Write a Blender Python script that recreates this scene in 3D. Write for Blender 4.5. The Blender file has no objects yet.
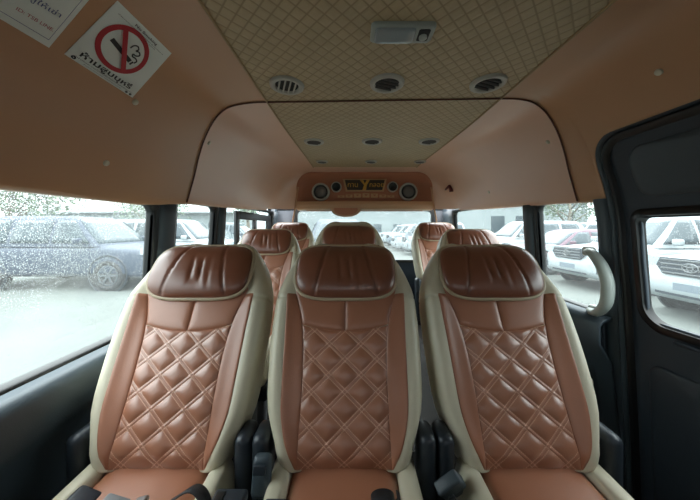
import bpy, bmesh, math, random
from mathutils import Vector, Matrix
random.seed(7)
SC = bpy.context.scene
COL = SC.collection
PI = math.pi
EYE = 1.52            # eye height above the ground outside; all coordinates below are relative to the eye
FLOOR = -1.10
GROUND = -EYE
F = 265.0             # focal length in pixels of the 700-wide frame
CX, CY = 351.0, 228.0 # vanishing point of the van's length

# ------------------------------------------------------------------ materials
def srgb(r, g, b):
    f = lambda c: (c/255/12.92) if c/255 <= .04045 else ((c/255+.055)/1.055)**2.4
    return (f(r), f(g), f(b), 1)
class NT:
    def __init__(s, name):
        s.m = bpy.data.materials.new(name); s.m.use_nodes = True
        s.t = s.m.node_tree; s.t.nodes.clear()
        s.out = s.n('ShaderNodeOutputMaterial')
    def n(s, typ, **kw):
        o = s.t.nodes.new(typ)
        for k, v in kw.items():
            if k.startswith('i_'): o.inputs[k[2:].replace('_', ' ')].default_value = v
            else: setattr(o, k, v)
        return o
    def l(s, a, b): s.t.links.new(a, b)
    def math(s, op, a, b=None, c=None):
        o = s.n('ShaderNodeMath', operation=op)
        for i, v in enumerate((a, b, c)):
            if v is None: continue
            if isinstance(v, (int, float)): o.inputs[i].default_value = v
            else: s.l(v, o.inputs[i])
        return o.outputs[0]
    def mix(s, fac, a, b):
        o = s.n('ShaderNodeMix', data_type='RGBA')
        if isinstance(fac, (int, float)): o.inputs[0].default_value = fac
        else: s.l(fac, o.inputs[0])
        for i, v in ((6, a), (7, b)):
            if isinstance(v, tuple): o.inputs[i].default_value = v
            else: s.l(v, o.inputs[i])
        return o.outputs[2]
def plain(name, col, rough=.5, metal=0., noise=0., nscale=30., bump=0., bscale=200., coat=0., spec=.5, coatr=.08):
    t = NT(name)
    p = t.n('ShaderNodeBsdfPrincipled'); p.inputs['Roughness'].default_value = rough
    p.inputs['Metallic'].default_value = metal
    p.inputs['Specular IOR Level'].default_value = spec
    if coat: p.inputs['Coat Weight'].default_value = coat; p.inputs['Coat Roughness'].default_value = coatr
    p.inputs['Base Color'].default_value = col
    tc = t.n('ShaderNodeTexCoord')
    if noise:
        nz = t.n('ShaderNodeTexNoise'); nz.inputs['Scale'].default_value = nscale; nz.inputs['Detail'].default_value = 4
        t.l(tc.outputs['Object'], nz.inputs['Vector'])
        dk = tuple(c*(1-noise) for c in col[:3])+(1,); lt = tuple(min(1, c*(1+noise)) for c in col[:3])+(1,)
        t.l(t.mix(nz.outputs['Fac'], dk, lt), p.inputs['Base Color'])
    if bump:
        nz = t.n('ShaderNodeTexNoise'); nz.inputs['Scale'].default_value = bscale; nz.inputs['Detail'].default_value = 3
        t.l(tc.outputs['Object'], nz.inputs['Vector'])
        b = t.n('ShaderNodeBump'); b.inputs['Strength'].default_value = bump; b.inputs['Distance'].default_value = .002
        t.l(nz.outputs['Fac'], b.inputs['Height']); t.l(b.outputs['Normal'], p.inputs['Normal'])
    t.l(p.outputs[0], t.out.inputs[0])
    return t.m
TA, TB = .0946, .0827
def quilt_leather(name, col, thread):
    """leather with a double row of pale thread along the diamonds (UV holds the diamond coordinates)"""
    t = NT(name); p = t.n('ShaderNodeBsdfPrincipled')
    p.inputs['Roughness'].default_value = .40; p.inputs['Specular IOR Level'].default_value = .8; p.inputs['Coat Weight'].default_value = .6; p.inputs['Coat Roughness'].default_value = .34
    uv = t.n('ShaderNodeUVMap'); sp = t.n('ShaderNodeSeparateXYZ'); t.l(uv.outputs[0], sp.inputs[0])
    a, b = sp.outputs[0], sp.outputs[1]
    fac = None
    for v, w in ((t.math('ADD', a, b), t.math('SUBTRACT', a, b)), (t.math('SUBTRACT', a, b), t.math('ADD', a, b))):
        d = t.math('ABSOLUTE', t.math('SUBTRACT', t.math('FRACT', v), .5))     # distance from the line
        on = t.math('LESS_THAN', t.math('ABSOLUTE', t.math('SUBTRACT', d, .074)), .019)
        dash = t.math('LESS_THAN', t.math('FRACT', t.math('MULTIPLY', w, 12)), .8)
        on = t.math('MULTIPLY', on, dash)
        fac = on if fac is None else t.math('MAXIMUM', fac, on)
    nz = t.n('ShaderNodeTexNoise'); nz.inputs['Scale'].default_value = 9
    tc = t.n('ShaderNodeTexCoord'); t.l(tc.outputs['Object'], nz.inputs['Vector'])
    base = t.mix(nz.outputs['Fac'], tuple(c*.88 for c in col[:3])+(1,), tuple(c*1.12 for c in col[:3])+(1,))
    t.l(t.mix(t.math('MULTIPLY', fac, .75), base, thread), p.inputs['Base Color'])
    nb = t.n('ShaderNodeTexNoise'); nb.inputs['Scale'].default_value = 260
    t.l(tc.outputs['Object'], nb.inputs['Vector'])
    bp = t.n('ShaderNodeBump'); bp.inputs['Strength'].default_value = .12; bp.inputs['Distance'].default_value = .001
    t.l(nb.outputs['Fac'], bp.inputs['Height']); t.l(bp.outputs['Normal'], p.inputs['Normal'])
    t.l(p.outputs[0], t.out.inputs[0]); return t.m
def quilt_ceiling(name, col, seam):
    t = NT(name); p = t.n('ShaderNodeBsdfPrincipled'); p.inputs['Roughness'].default_value = .55
    tc = t.n('ShaderNodeTexCoord'); sp = t.n('ShaderNodeSeparateXYZ'); t.l(tc.outputs['Object'], sp.inputs[0])
    a = t.math('DIVIDE', sp.outputs[0], .043); b = t.math('DIVIDE', sp.outputs[1], .046)
    dm = None
    for v in (t.math('ADD', a, b), t.math('SUBTRACT', a, b)):
        d = t.math('ABSOLUTE', t.math('SUBTRACT', t.math('FRACT', v), .5))
        dm = d if dm is None else t.math('MINIMUM', dm, d)
    ss = t.n('ShaderNodeMapRange', interpolation_type='SMOOTHSTEP')
    t.l(dm, ss.inputs[0]); ss.inputs[1].default_value = .02; ss.inputs[2].default_value = .10
    nz = t.n('ShaderNodeTexNoise'); nz.inputs['Scale'].default_value = 14; nz.inputs['Detail'].default_value = 6
    t.l(tc.outputs['Object'], nz.inputs['Vector'])
    base = t.mix(nz.outputs['Fac'], tuple(c*.85 for c in col[:3])+(1,), tuple(c*1.15 for c in col[:3])+(1,))
    t.l(t.mix(ss.outputs[0], seam, base), p.inputs['Base Color'])
    s2 = t.n('ShaderNodeMapRange', interpolation_type='SMOOTHSTEP')
    t.l(dm, s2.inputs[0]); s2.inputs[1].default_value = .0; s2.inputs[2].default_value = .3
    bp = t.n('ShaderNodeBump'); bp.inputs['Strength'].default_value = .4; bp.inputs['Distance'].default_value = .004
    t.l(s2.outputs[0], bp.inputs['Height']); t.l(bp.outputs['Normal'], p.inputs['Normal'])
    t.l(p.outputs[0], t.out.inputs[0]); return t.m
def wet_glass(name, haze=.25, drops=.5, tint=(.86, .96, .97, 1), scale=150., streak=1.):
    """clear pane with a veil of water and countless rain drops on its outer face"""
    t = NT(name)
    tc = t.n('ShaderNodeTexCoord'); mp = t.n('ShaderNodeMapping'); mp.inputs['Scale'].default_value = (1, 1, streak)
    t.l(tc.outputs['Object'], mp.inputs[0])
    vo = t.n('ShaderNodeTexVoronoi'); vo.inputs['Scale'].default_value = scale; t.l(mp.outputs[0], vo.inputs['Vector'])
    v2 = t.n('ShaderNodeTexVoronoi'); v2.inputs['Scale'].default_value = scale*.6; t.l(mp.outputs[0], v2.inputs['Vector'])
    nz = t.n('ShaderNodeTexNoise'); nz.inputs['Scale'].default_value = 6; nz.inputs['Detail'].default_value = 5
    t.l(tc.outputs['Object'], nz.inputs['Vector'])
    amt = t.math('MULTIPLY', nz.outputs['Fac'], drops)
    m1 = t.math('LESS_THAN', vo.outputs['Distance'], amt)
    m2 = t.math('LESS_THAN', v2.outputs['Distance'], t.math('MULTIPLY', amt, .75))
    mask = t.math('MAXIMUM', m1, m2)
    bp = t.n('ShaderNodeBump'); bp.inputs['Strength'].default_value = .9; bp.inputs['Distance'].default_value = .004; bp.invert = True
    t.l(vo.outputs['Distance'], bp.inputs['Height'])
    rf = t.n('ShaderNodeBsdfRefraction'); rf.inputs['IOR'].default_value = 1.18; rf.inputs['Roughness'].default_value = .05
    rf.inputs['Color'].default_value = (.95, 1, 1, 1)
    t.l(bp.outputs['Normal'], rf.inputs['Normal'])
    tr = t.n('ShaderNodeBsdfTransparent'); tr.inputs['Color'].default_value = tint
    tl = t.n('ShaderNodeBsdfTranslucent'); tl.inputs['Color'].default_value = (.86, .95, .96, 1)
    hz = t.n('ShaderNodeMixShader'); t.l(t.math('MULTIPLY', t.math('ADD', nz.outputs['Fac'], .5), haze), hz.inputs[0])
    t.l(tr.outputs[0], hz.inputs[1]); t.l(tl.outputs[0], hz.inputs[2])
    dm = t.n('ShaderNodeMixShader'); t.l(t.math('MULTIPLY', mask, .8), dm.inputs[0])
    t.l(hz.outputs[0], dm.inputs[1]); t.l(rf.outputs[0], dm.inputs[2])
    gl = t.n('ShaderNodeBsdfGlossy'); gl.inputs['Roughness'].default_value = .02
    fm = t.n('ShaderNodeMixShader'); fm.inputs[0].default_value = .03
    t.l(dm.outputs[0], fm.inputs[1]); t.l(gl.outputs[0], fm.inputs[2])
    t.l(fm.outputs[0], t.out.inputs[0]); return t.m

BROWN = srgb(158, 104, 78)
M = {}
M['leather'] = plain('brown_leather', BROWN, .42, coat=.5, coatr=.34, noise=.10, nscale=9, bump=.12, bscale=260)
M['quilt'] = quilt_leather('quilted_brown_leather', BROWN, srgb(214, 170, 146))
M['head'] = plain('dark_brown_leather', srgb(118, 70, 50), .36, coat=.5, coatr=.3, noise=.12, nscale=12, bump=.12, bscale=260)
M['cream'] = plain('cream_leather', srgb(200, 194, 172), .42, noise=.05, nscale=10, bump=.12, bscale=260)
M['piping'] = plain('cream_piping', srgb(176, 160, 134), .45)
M['black'] = plain('black_plastic', srgb(38, 46, 54), .42, bump=.15, bscale=400)
M['trim'] = plain('dark_trim_plastic', srgb(58, 70, 78), .45, bump=.2, bscale=350, noise=.08)
M['trim2'] = plain('dark_trim_vinyl', srgb(42, 52, 62), .55, bump=.3, bscale=500)
M['rubber'] = plain('black_rubber', srgb(14, 16, 18), .38)
M['steel'] = plain('brushed_metal', srgb(150, 152, 155), .35, metal=1.)
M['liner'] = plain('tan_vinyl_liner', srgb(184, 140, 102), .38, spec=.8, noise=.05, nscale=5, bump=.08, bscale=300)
M['liner_rear_lit'] = plain('tan_vinyl_liner_baked_light', srgb(216, 178, 154), .36, spec=.8, noise=.05, nscale=5, bump=.08, bscale=300)  # tan vinyl painted lighter, standing in for the brighter light at the rear
M['console'] = plain('brown_vinyl', srgb(166, 106, 76), .5, noise=.06, nscale=8)
M['ceil'] = quilt_ceiling('quilted_tan_ceiling', srgb(182, 164, 130), srgb(152, 134, 102))
M['ceil_edge'] = plain('tan_welt', srgb(164, 140, 100), .5)
M['seam'] = plain('reddish_brown_beading', srgb(92, 50, 36), .5)
M['white'] = plain('white_plastic', srgb(176, 174, 164), .4)
M['greywhite'] = plain('grey_white_plastic', srgb(164, 172, 166), .38)
M['lens'] = plain('frosted_lens', srgb(150, 160, 162), .16, coat=.5)
M['dark'] = plain('dark_cavity', srgb(34, 34, 34), .6)
M['mesh'] = plain('dark_speaker_mesh', srgb(92, 88, 84), .6, bump=.6, bscale=500)
M['paper'] = plain('white_sticker', srgb(224, 232, 226), .5)
M['red'] = plain('sign_red', srgb(178, 40, 50), .5)
M['ink'] = plain('sign_black', srgb(40, 44, 44), .5)
M['blue'] = plain('sign_blue', srgb(72, 92, 140), .5)
M['pinkred'] = plain('faded_red_print', srgb(176, 84, 92), .5)
M['gold'] = plain('gold_print', srgb(196, 150, 62), .35, metal=.3)
M['signdark'] = plain('dark_sign_board', srgb(40, 30, 22), .35)
M['frieze'] = plain('tan_moulding', srgb(186, 148, 106), .5)
M['redhook'] = plain('dark_red_plastic', srgb(92, 18, 16), .35)
M['web'] = plain('black_webbing', srgb(26, 28, 32), .6, bump=.5, bscale=700)
M['grey_web'] = plain('grey_fabric', srgb(120, 122, 124), .6)
M['floor'] = plain('grey_vinyl_floor', srgb(60, 58, 56), .6, noise=.1)
M['glass_a'] = wet_glass('wet_glass_heavy', .045, .64, scale=330.)
M['glass_b'] = wet_glass('wet_glass_light', .04, .40, scale=230.)
M['glass_c'] = wet_glass('wet_glass_rear', .05, .75, scale=130.)
M['tarmac'] = plain('wet_concrete', srgb(92, 97, 94), .8, spec=.1, noise=.22, nscale=.9)
for nm, c in dict(white=(142, 150, 153), silver=(100, 110, 118), slate=(50, 60, 74), graphite=(62, 70, 82), maroon=(82, 58, 70), dgrey=(66, 70, 74), black=(40, 44, 48)).items():
    M['paint_'+nm] = plain('car_paint_'+nm, srgb(*c), .45, spec=.3)
M['carglass'] = plain('car_window_glass', srgb(46, 60, 66), .12, spec=.35)
M['tyre'] = plain('tyre_rubber', srgb(34, 35, 36), .7)
M['alloy'] = plain('alloy_wheel', srgb(92, 96, 100), .45, metal=.7)
M['chrome'] = plain('chrome', srgb(110, 114, 116), .3, metal=.6)
M['lamp'] = plain('headlamp_glass', srgb(150, 162, 166), .2, spec=.4)
M['tail'] = plain('red_lamp_glass', srgb(150, 30, 30), .2, coat=.5)
M['bark'] = plain('bark', srgb(104, 96, 84), .9, noise=.2)
M['leaf'] = plain('leaf_green', srgb(84, 102, 76), .6, noise=.3, nscale=2)
M['bwall'] = plain('rendered_wall', srgb(118, 127, 128), .8, noise=.06, nscale=1)
M['bblue'] = plain('blue_door_paint', srgb(120, 160, 186), .6)
M['roof'] = plain('grey_sheet_roof', srgb(100, 108, 110), .5, noise=.06, nscale=2)

# ------------------------------------------------------------------ mesh helpers
def new_mesh(name, verts, faces, mat, smooth=True, uvs=None):
    me = bpy.data.meshes.new(name)
    me.from_pydata([tuple(v) for v in verts], [], faces)
    if uvs is not None:
        ul = me.uv_layers.new(name='UVMap')
        for l in me.loops: ul.data[l.index].uv = uvs[l.vertex_index]
    if smooth:
        for p in me.polygons: p.use_smooth = True
    if mat: me.materials.append(mat)
    me.update(); return me
class MB:
    """collects shapes for ONE mesh object"""
    def __init__(s): s.v = []; s.f = []
    def add(s, v, f):
        k = len(s.v); s.v += [Vector(p) for p in v]; s.f += [tuple(i+k for i in q) for q in f]; return s
    def box(s, c, d, mat=None, bev=0.):
        bm = bmesh.new(); bmesh.ops.create_cube(bm, size=1)
        bmesh.ops.scale(bm, vec=d, verts=bm.verts)
        if bev: bmesh.ops.bevel(bm, geom=list(bm.edges), offset=bev, segments=3, profile=.5, affect='EDGES')
        if mat is not None: bmesh.ops.transform(bm, matrix=mat, verts=bm.verts)
        bmesh.ops.translate(bm, vec=c, verts=bm.verts)
        bm.verts.index_update()
        s.add([v.co.copy() for v in bm.verts], [[v.index for v in f.verts] for f in bm.faces]); bm.free(); return s
    def grid(s, rows, close_u=False, flip=False):
        n = len(rows[0]); k = len(s.v)
        for r in rows: s.v += [Vector(p) for p in r]
        for i in range(len(rows)-1):
            for j in range(n if close_u else n-1):
                a, b = k+i*n+j, k+i*n+(j+1) % n
                q = (a, b, b+n, a+n)
                s.f.append(q[::-1] if flip else q)
        return s
    def cap(s, ring):
        k = len(s.v); s.v += [Vector(p) for p in ring]; s.f.append(tuple(range(k, k+len(ring)))); return s
    def tube(s, pts, r, seg=8, caps=True, flat=1., up=None):
        pts = [Vector(p) for p in pts]; rings = []
        prev = None
        for i, p in enumerate(pts):
            t = (pts[min(i+1, len(pts)-1)]-pts[max(i-1, 0)]).normalized()
            if prev is None:
                ref = Vector(up) if up else (Vector((0, 0, 1)) if abs(t.z) < .9 else Vector((1, 0, 0)))
            else: ref = prev
            a = (ref-t*ref.dot(t)).normalized(); b = t.cross(a); prev = a
            rr = r[i] if isinstance(r, (list, tuple)) else r
            rings.append([p+a*(math.cos(q)*rr*flat)+b*(math.sin(q)*rr) for q in [2*PI*j/seg for j in range(seg)]])
        s.grid(rings, True)
        if caps: s.cap(rings[0][::-1]); s.cap(rings[-1])
        return s
    def lathe(s, prof, seg=28, axis='z', mat=None):
        rows = []
        for (r, h) in prof:
            rows.append([Vector((r*math.cos(2*PI*j/seg), r*math.sin(2*PI*j/seg), h)) for j in range(seg)])
        if axis == 'y': rows = [[Vector((p.x, p.z, p.y)) for p in r] for r in rows]
        if mat is not None: rows = [[mat @ p for p in r] for r in rows]
        s.grid(rows, True); return s
    def prism(s, poly, h, mat=None):
        """polygon in local XY extruded +-h/2 along local Z"""
        n = len(poly); v = [Vector((x, y, -h/2)) for x, y in poly]+[Vector((x, y, h/2)) for x, y in poly]
        if mat is not None: v = [mat @ p for p in v]
        f = [tuple(range(n))[::-1], tuple(range(n, 2*n))]+[(i, (i+1) % n, n+(i+1) % n, n+i) for i in range(n)]
        return s.add(v, f)
    def xf(s, mat): s.v = [mat @ p for p in s.v]; return s
    def build(s, name, mat, parent=None, smooth=True, angle=None, fix=True):
        me = new_mesh(name, s.v, s.f, mat, smooth)
        if fix:
            bm = bmesh.new(); bm.from_mesh(me); bmesh.ops.remove_doubles(bm, verts=bm.verts, dist=1e-5)
            bmesh.ops.recalc_face_normals(bm, faces=bm.faces)
            if angle is not None:
                for e in bm.edges:
                    if len(e.link_faces) == 2 and e.calc_face_angle(0) > math.radians(angle): e.smooth = False
            bm.to_mesh(me); bm.free()
        return link(name, me, parent)
def link(name, me, parent=None):
    o = bpy.data.objects.new(name, me); COL.objects.link(o)
    if parent: o.parent = parent
    return o
def tag(o, label=None, cat=None, group=None, kind=None):
    for k, v in (('label', label), ('category', cat), ('group', group), ('kind', kind)):
        if v: o[k] = v
    return o
def thing(name, label, cat, loc=(0, 0, 0), group=None, kind=None, rot=None):
    o = bpy.data.objects.new(name, None); COL.objects.link(o); o.location = loc; o.empty_display_size = .05
    if rot is not None: o.rotation_euler = rot
    return tag(o, label, cat, group, kind)
def dup(o, parent=None):
    c = o.copy(); COL.objects.link(c)
    if parent: c.parent = parent
    for ch in list(o.children): dup(ch, c)
    return c
def pr(x, n): return math.copysign(abs(x)**n, x)
def smooth01(x): x = max(0, min(1, x)); return x*x*(3-2*x)
def lerp(a, b, t): return a+(b-a)*t
def interp(tab, x):
    if x <= tab[0][0]: return tab[0][1]
    for (a, p), (b, q) in zip(tab, tab[1:]):
        if x <= b: return lerp(p, q, (x-a)/(b-a))
    return tab[-1][1]
def cinterp(tab, x):
    """smooth (catmull) interpolation of a table"""
    if x <= tab[0][0]: return tab[0][1]
    if x >= tab[-1][0]: return tab[-1][1]
    for i in range(len(tab)-1):
        if x <= tab[i+1][0]:
            x0, y0 = tab[i]; x1, y1 = tab[i+1]; h = x1-x0
            m0 = (y1-tab[i-1][1])/(x1-tab[i-1][0]) if i > 0 else (y1-y0)/h
            m1 = (tab[i+2][1]-y0)/(tab[i+2][0]-x0) if i+2 < len(tab) else (y1-y0)/h
            t = (x-x0)/h
            return (2*t**3-3*t*t+1)*y0+(t**3-2*t*t+t)*h*m0+(-2*t**3+3*t*t)*y1+(t**3-t*t)*h*m1
def rrect(x0, x1, z0, z1, r, seg=6):
    if not isinstance(r, (list, tuple)): r = [r]*4
    pts = []
    for (cx, cz, rr, a0) in ((x1-r[0], z1-r[0], r[0], 0), (x0+r[1], z1-r[1], r[1], 90), (x0+r[2], z0+r[2], r[2], 180), (x1-r[3], z0+r[3], r[3], 270)):
        for k in range(seg+1):
            a = math.radians(a0+90*k/seg); pts.append((cx+rr*math.cos(a), cz+rr*math.sin(a)))
    return pts
def text_mesh(s, size, extr=.0004, align='CENTER', bold=0.):
    cu = bpy.data.curves.new('lettering', 'FONT'); cu.body = s; cu.size = size; cu.align_x = align; cu.align_y = 'CENTER'
    cu.extrude = extr; cu.offset = bold; cu.resolution_u = 3
    o = bpy.data.objects.new('lettering', cu); COL.objects.link(o)
    dg = bpy.context.evaluated_depsgraph_get(); me = bpy.data.meshes.new_from_object(o.evaluated_get(dg))
    bpy.data.objects.remove(o); bpy.data.curves.remove(cu)
    mb = MB(); mb.add([v.co.copy() for v in me.vertices], [list(p.vertices) for p in me.polygons])
    bpy.data.meshes.remove(me); return mb

# ------------------------------------------------------------------ the shape of the van's inside
PR = [(.60, .52), (.68, .52), (.74, .511), (.79, .487), (.835, .447), (.88, .39), (.92, .32), (.95, .25), (.975, .19), (.995, .13), (1.01, .08), (1.02, .03)]
MIR = .22
PL = [(-.345, .52), (-.42, .52)]+[(MIR-x, z) for x, z in PR[2:]]
def resample(p, n):
    L = [0]
    for a, b in zip(p, p[1:]): L.append(L[-1]+math.hypot(b[0]-a[0], b[1]-a[1]))
    out = []
    for i in range(n):
        t = L[-1]*i/(n-1); out.append((cinterp([(l, q[0]) for l, q in zip(L, p)], t), cinterp([(l, q[1]) for l, q in zip(L, p)], t)))
    return out
PRf, PLf = resample(PR, 60), resample(PL, 60)
def rise(d, z): return .035*smooth01((d-1.2)/1.2)*max(0, (z-.1)/.42)
def hit(px, py):
    """depth, x and z at which the sight line through a photo pixel meets the roof liner (used to read the layout off the photo)"""
    a, b = (px-CX)/F, (CY-py)/F
    full = PLf[::-1]+PRf
    for (x0, z0), (x1, z1) in zip(full, full[1:]):
        c0 = x0*b-z0*a; c1 = x1*b-z1*a
        if c0*c1 <= 0 and c0 != c1:
            t = c0/(c0-c1); x, z = lerp(x0, x1, t), lerp(z0, z1, t)
            if x*a+z*b > 0:
                n = Vector((z1-z0, 0, -(x1-x0))).normalized()
                if n.z > 0 or n.dot(Vector((x, 0, z))) > 0: n = -n
                k = math.hypot(x, z)/math.hypot(a, b)
                return Vector((x, k, z)), n
    raise ValueError((px, py))
def snap(p):
    return hit(CX+F*p.x/p.y, CY-F*p.z/p.y)

Y0, Y1 = -.95, 2.42
# quilted ceiling panel
rows = []
ys = [Y0+(Y1-Y0)*i/40 for i in range(41)]
for y in ys: rows.append([(lerp(-.345, .60, j/16), y, .52+rise(y, .52)) for j in range(17)])
mb = MB().grid(rows); mb.grid([[Vector(p)+Vector((0, 0, .02)) for p in r] for r in rows], flip=True)
o = mb.build('ceiling', M['ceil'], fix=False)
tag(o, 'tan quilted headliner panel running down the middle of the van roof', 'ceiling', kind='structure')
for i, x in enumerate((-.345, .60)):
    o = MB().tube([Vector((x, y, .518+rise(y, .52))) for y in ys], .004, 8).build('trim_%d' % (24+i), M['ceil_edge'])
    tag(o, 'thin tan welt along the quilted panel on the %s side' % ('long-window' if i == 0 else 'sliding-door'), 'welt', kind='structure')
# side liners
def low_r(d):
    base = interp([(1.0, .112), (1.3, .13), (2.0, .15), (2.42, .17)], d)
    if d < .92: return .35
    if d < 1.03:
        t = (d-.92)/.11; return .24+.11*math.sqrt(max(0, 1-t*t))
    if d < 1.04: return lerp(.24, base, (d-1.03)/.01)
    return base
def low_l(d): return interp([(1.0, .10), (1.3, .128), (2.0, .15), (2.42, .17)], d)
def cut(prof, zlow):
    out = []
    for (a, b) in zip(prof, prof[1:]):
        out.append(a)
        if b[1] < zlow:
            t = (a[1]-zlow)/(a[1]-b[1]) if a[1] > b[1] else 0
            out.append((lerp(a[0], b[0], t), zlow)); break
    else: out.append(prof[-1])
    return out
def resl(p, n):
    L = [0]
    for a, b in zip(p, p[1:]): L.append(L[-1]+math.hypot(b[0]-a[0], b[1]-a[1]))
    return [(interp([(l, q[0]) for l, q in zip(L, p)], L[-1]*i/(n-1)), interp([(l, q[1]) for l, q in zip(L, p)], L[-1]*i/(n-1))) for i in range(n)]
def section(side, d, n=34):
    p = resl(cut(PRf if side > 0 else PLf, low_r(d) if side > 0 else low_l(d)), n)
    return [Vector((x, d, z+rise(d, z))) for x, z in p]
dl = [Y0+(.91-Y0)*i/24 for i in range(25)]+[.92+.11*math.sin(PI/2*i/12) for i in range(13)]+[1.04]+[1.04+(Y1-1.04)*i/24 for i in range(1, 25)]
def seam_d(side, t):
    """depth of the joint between front and rear liner, t = 0 at the quilted panel, 1 at the window"""
    return lerp(1.06, 1.165, smooth01(t)) if side > 0 else lerp(1.09, 1.25, smooth01(t))
NS = 34
def spt(side, d, j): return section(side, d)[j]
def liner(name, side, drows, mat, label):
    """drows: list of functions column -> depth"""
    rows = []
    for fd in drows:
        s = [spt(side, fd(j/(NS-1)), j) for j in range(NS)]; e = s[-1]
        s += [e+Vector((side*.006, 0, -.010)), e+Vector((side*.02, 0, -.013)), e+Vector((side*.05, 0, -.008)), e+Vector((side*.052, 0, .012))]
        rows.append(s)
    mb = MB().grid(rows); mb.grid([[p+Vector((side*.03, 0, .03)) for p in r[:NS]] for r in rows])
    o = mb.build(name, M[mat], fix=False); return tag(o, label, 'roof liner', kind='structure')
for side, n1, n2, w1, w2 in ((1, 'trim_1', 'trim_22', 'tan vinyl roof liner over the sliding door, ahead of the beading', 'tan roof liner behind the beading on the sliding-door side, painted paler as if better lit'),
                             (-1, 'trim_2', 'trim_23', 'tan vinyl roof liner above the long window, carrying two stickers', 'tan roof liner behind the beading on the narrow-window side, painted paler as if better lit')):
    fr = [(lambda t, d=d: d) for d in dl if d <= 1.041]
    fr += [(lambda t, k=k, sd=side: lerp(1.04, seam_d(sd, t), k)) for k in (.2, .4, .6, .8, 1.)]
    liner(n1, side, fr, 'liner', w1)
    liner(n2, side, [(lambda t, k=k, sd=side: lerp(seam_d(sd, t), Y1, k/22)) for k in range(23)], 'liner_rear_lit', w2)
# beading along the joint of the two liner halves
pts = []
for j in range(NS-1, -1, -1): p = spt(-1, seam_d(-1, j/(NS-1)), j); pts.append(p+Vector((.003, 0, -.003)))
for i in range(1, 20): pts.append(Vector((lerp(-.345, .60, i/20), lerp(1.09, 1.06, i/20), .517)))
for j in range(NS): p = spt(1, seam_d(1, j/(NS-1)), j); pts.append(p+Vector((-.003, 0, -.003)))
pts.append(pts[-1]+Vector((.012, .0, -.004))); pts.append(pts[-1]+Vector((.02, 0, -.001)))
o = MB().tube(pts, .0032, 8).build('trim_3', M['seam'])
tag(o, 'thin reddish brown beading arching across the roof between two headliner sections', 'beading', kind='structure')

# ------------------------------------------------------------------ body sides
def XR(z): return 1.03-.06*z
def XL(z): return MIR-.02-XR(z)
LOWR = [(1.035, -.36), (1.0, -.372), (.985, -.39), (.985, -.465), (1.005, -.50), (1.03, -.54), (1.07, -.9), (1.09, -1.1)]
def wall(name, side, y0, y1, sill, holes, ztop, label, xoff=0):
    """inner body side: vinyl below the sill, strips between the window openings above it"""
    X = (lambda z: XR(z)) if side > 0 else (lambda z: XL(z))
    dz = sill+.36
    low = [(x if side > 0 else MIR-.02-x, z+dz*smooth01((z+1.1)/.7)) for x, z in LOWR]
    mb = MB()
    mb.grid([[Vector((x, y, z)) for x, z in low] for y in (y0, lerp(y0, y1, .33), lerp(y0, y1, .66), y1)])
    edges = [y0]
    for h in holes: edges += [h[0], h[1]]
    edges.append(y1)
    for k in range(0, len(edges), 2):
        a, b = edges[k], edges[k+1]
        if b-a < .002: continue
        mb.grid([[Vector((X(z), y, z)) for z in (sill, 0, ztop)] for y in (a, b)])
    o = mb.build(name, M['trim'], angle=50); md = o.modifiers.new('thick', 'SOLIDIFY'); md.thickness = .012; md.offset = 0
    return tag(o, label, 'wall', kind='structure')
def window(idx, side, d0, d1, z0, z1, r, glass, label, m=.02, cat='window', X=None, depth=.03, out=.022):
    X = X or (XR if side > 0 else XL)
    root = thing('window_%d' % idx, label, cat, (0, 0, 0), kind='structure')
    inn = rrect(d0, d1, z0, z1, r); outp = []
    cy, cz = (d0+d1)/2, (z0+z1)/2
    for (y, z) in inn:                       # the outer edge of the frame is a slightly larger rounded rectangle
        outp.append((y, z))
    outp = rrect(d0-m, d1+m, z0-m, z1+m, [max(q*.5, .004) for q in (r if isinstance(r, (list, tuple)) else [r]*4)])
    def P(y, z, o): return Vector((X(z)-side*o, y, z))
    a = [P(y, z, .0) for y, z in outp]; b = [P(y, z, depth*.55) for y, z in outp]
    bm_ = [P(lerp(y, u, .45), lerp(z, w, .45), depth*.6) for (y, z), (u, w) in zip(outp, inn)]
    c = [P(y, z, depth*.2) for y, z in inn]; d = [P(y, z, -out-.006) for y, z in inn]
    MB().grid([a, b, bm_, c, d], True).build('window_frame', M['rubber'], root, angle=60)
    # the pane follows the opening
    g = rrect(d0-.004, d1+.004, z0-.004, z1+.004, r); mbp = MB()
    pa = [P(y, z, -out) for y, z in g]; mbp.cap(pa)
    me = new_mesh('glass', mbp.v, mbp.f, M[glass], False); link('glass', me, root)
    return root
window_l = 'wet_glass'
LW = [(.22, 1.10), (1.245, 1.60), (1.725, 2.74)]
RW = [(1.10, 1.45), (1.565, 2.62)]
wall('wall_left', -1, -.95, 2.92, -.405, LW, .22, 'dark vinyl lower side panel under the long rain-covered window')
wall('wall_right', 1, 1.05, 2.92, -.36, RW, .22, 'dark side panel behind the sliding door')
window(1, -1, LW[0][0], LW[0][1], -.392, .10, [.045, .03, .02, .02], 'glass_a', 'long side window covered in rain drops beside the front seats', out=.02)
window(2, -1, LW[1][0], LW[1][1], -.38, .125, [.035, .03, .02, .02], 'glass_b', 'narrow side window between two dark pillars, pale car outside')
w3 = window(3, -1, LW[2][0], LW[2][1], -.38, .152, [.03, .03, .02, .02], 'glass_b', 'rear side window with a dark inner sliding frame')
window(4, 1, RW[0][0], RW[0][1], -.35, .128, [.04, .03, .03, .03], 'glass_b', 'side window behind the sliding door with a white pickup outside')
window(5, 1, RW[1][0], RW[1][1], -.36, .155, [.04, .03, .03, .03], 'glass_b', 'rear side window above the second row with white cars outside')
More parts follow.
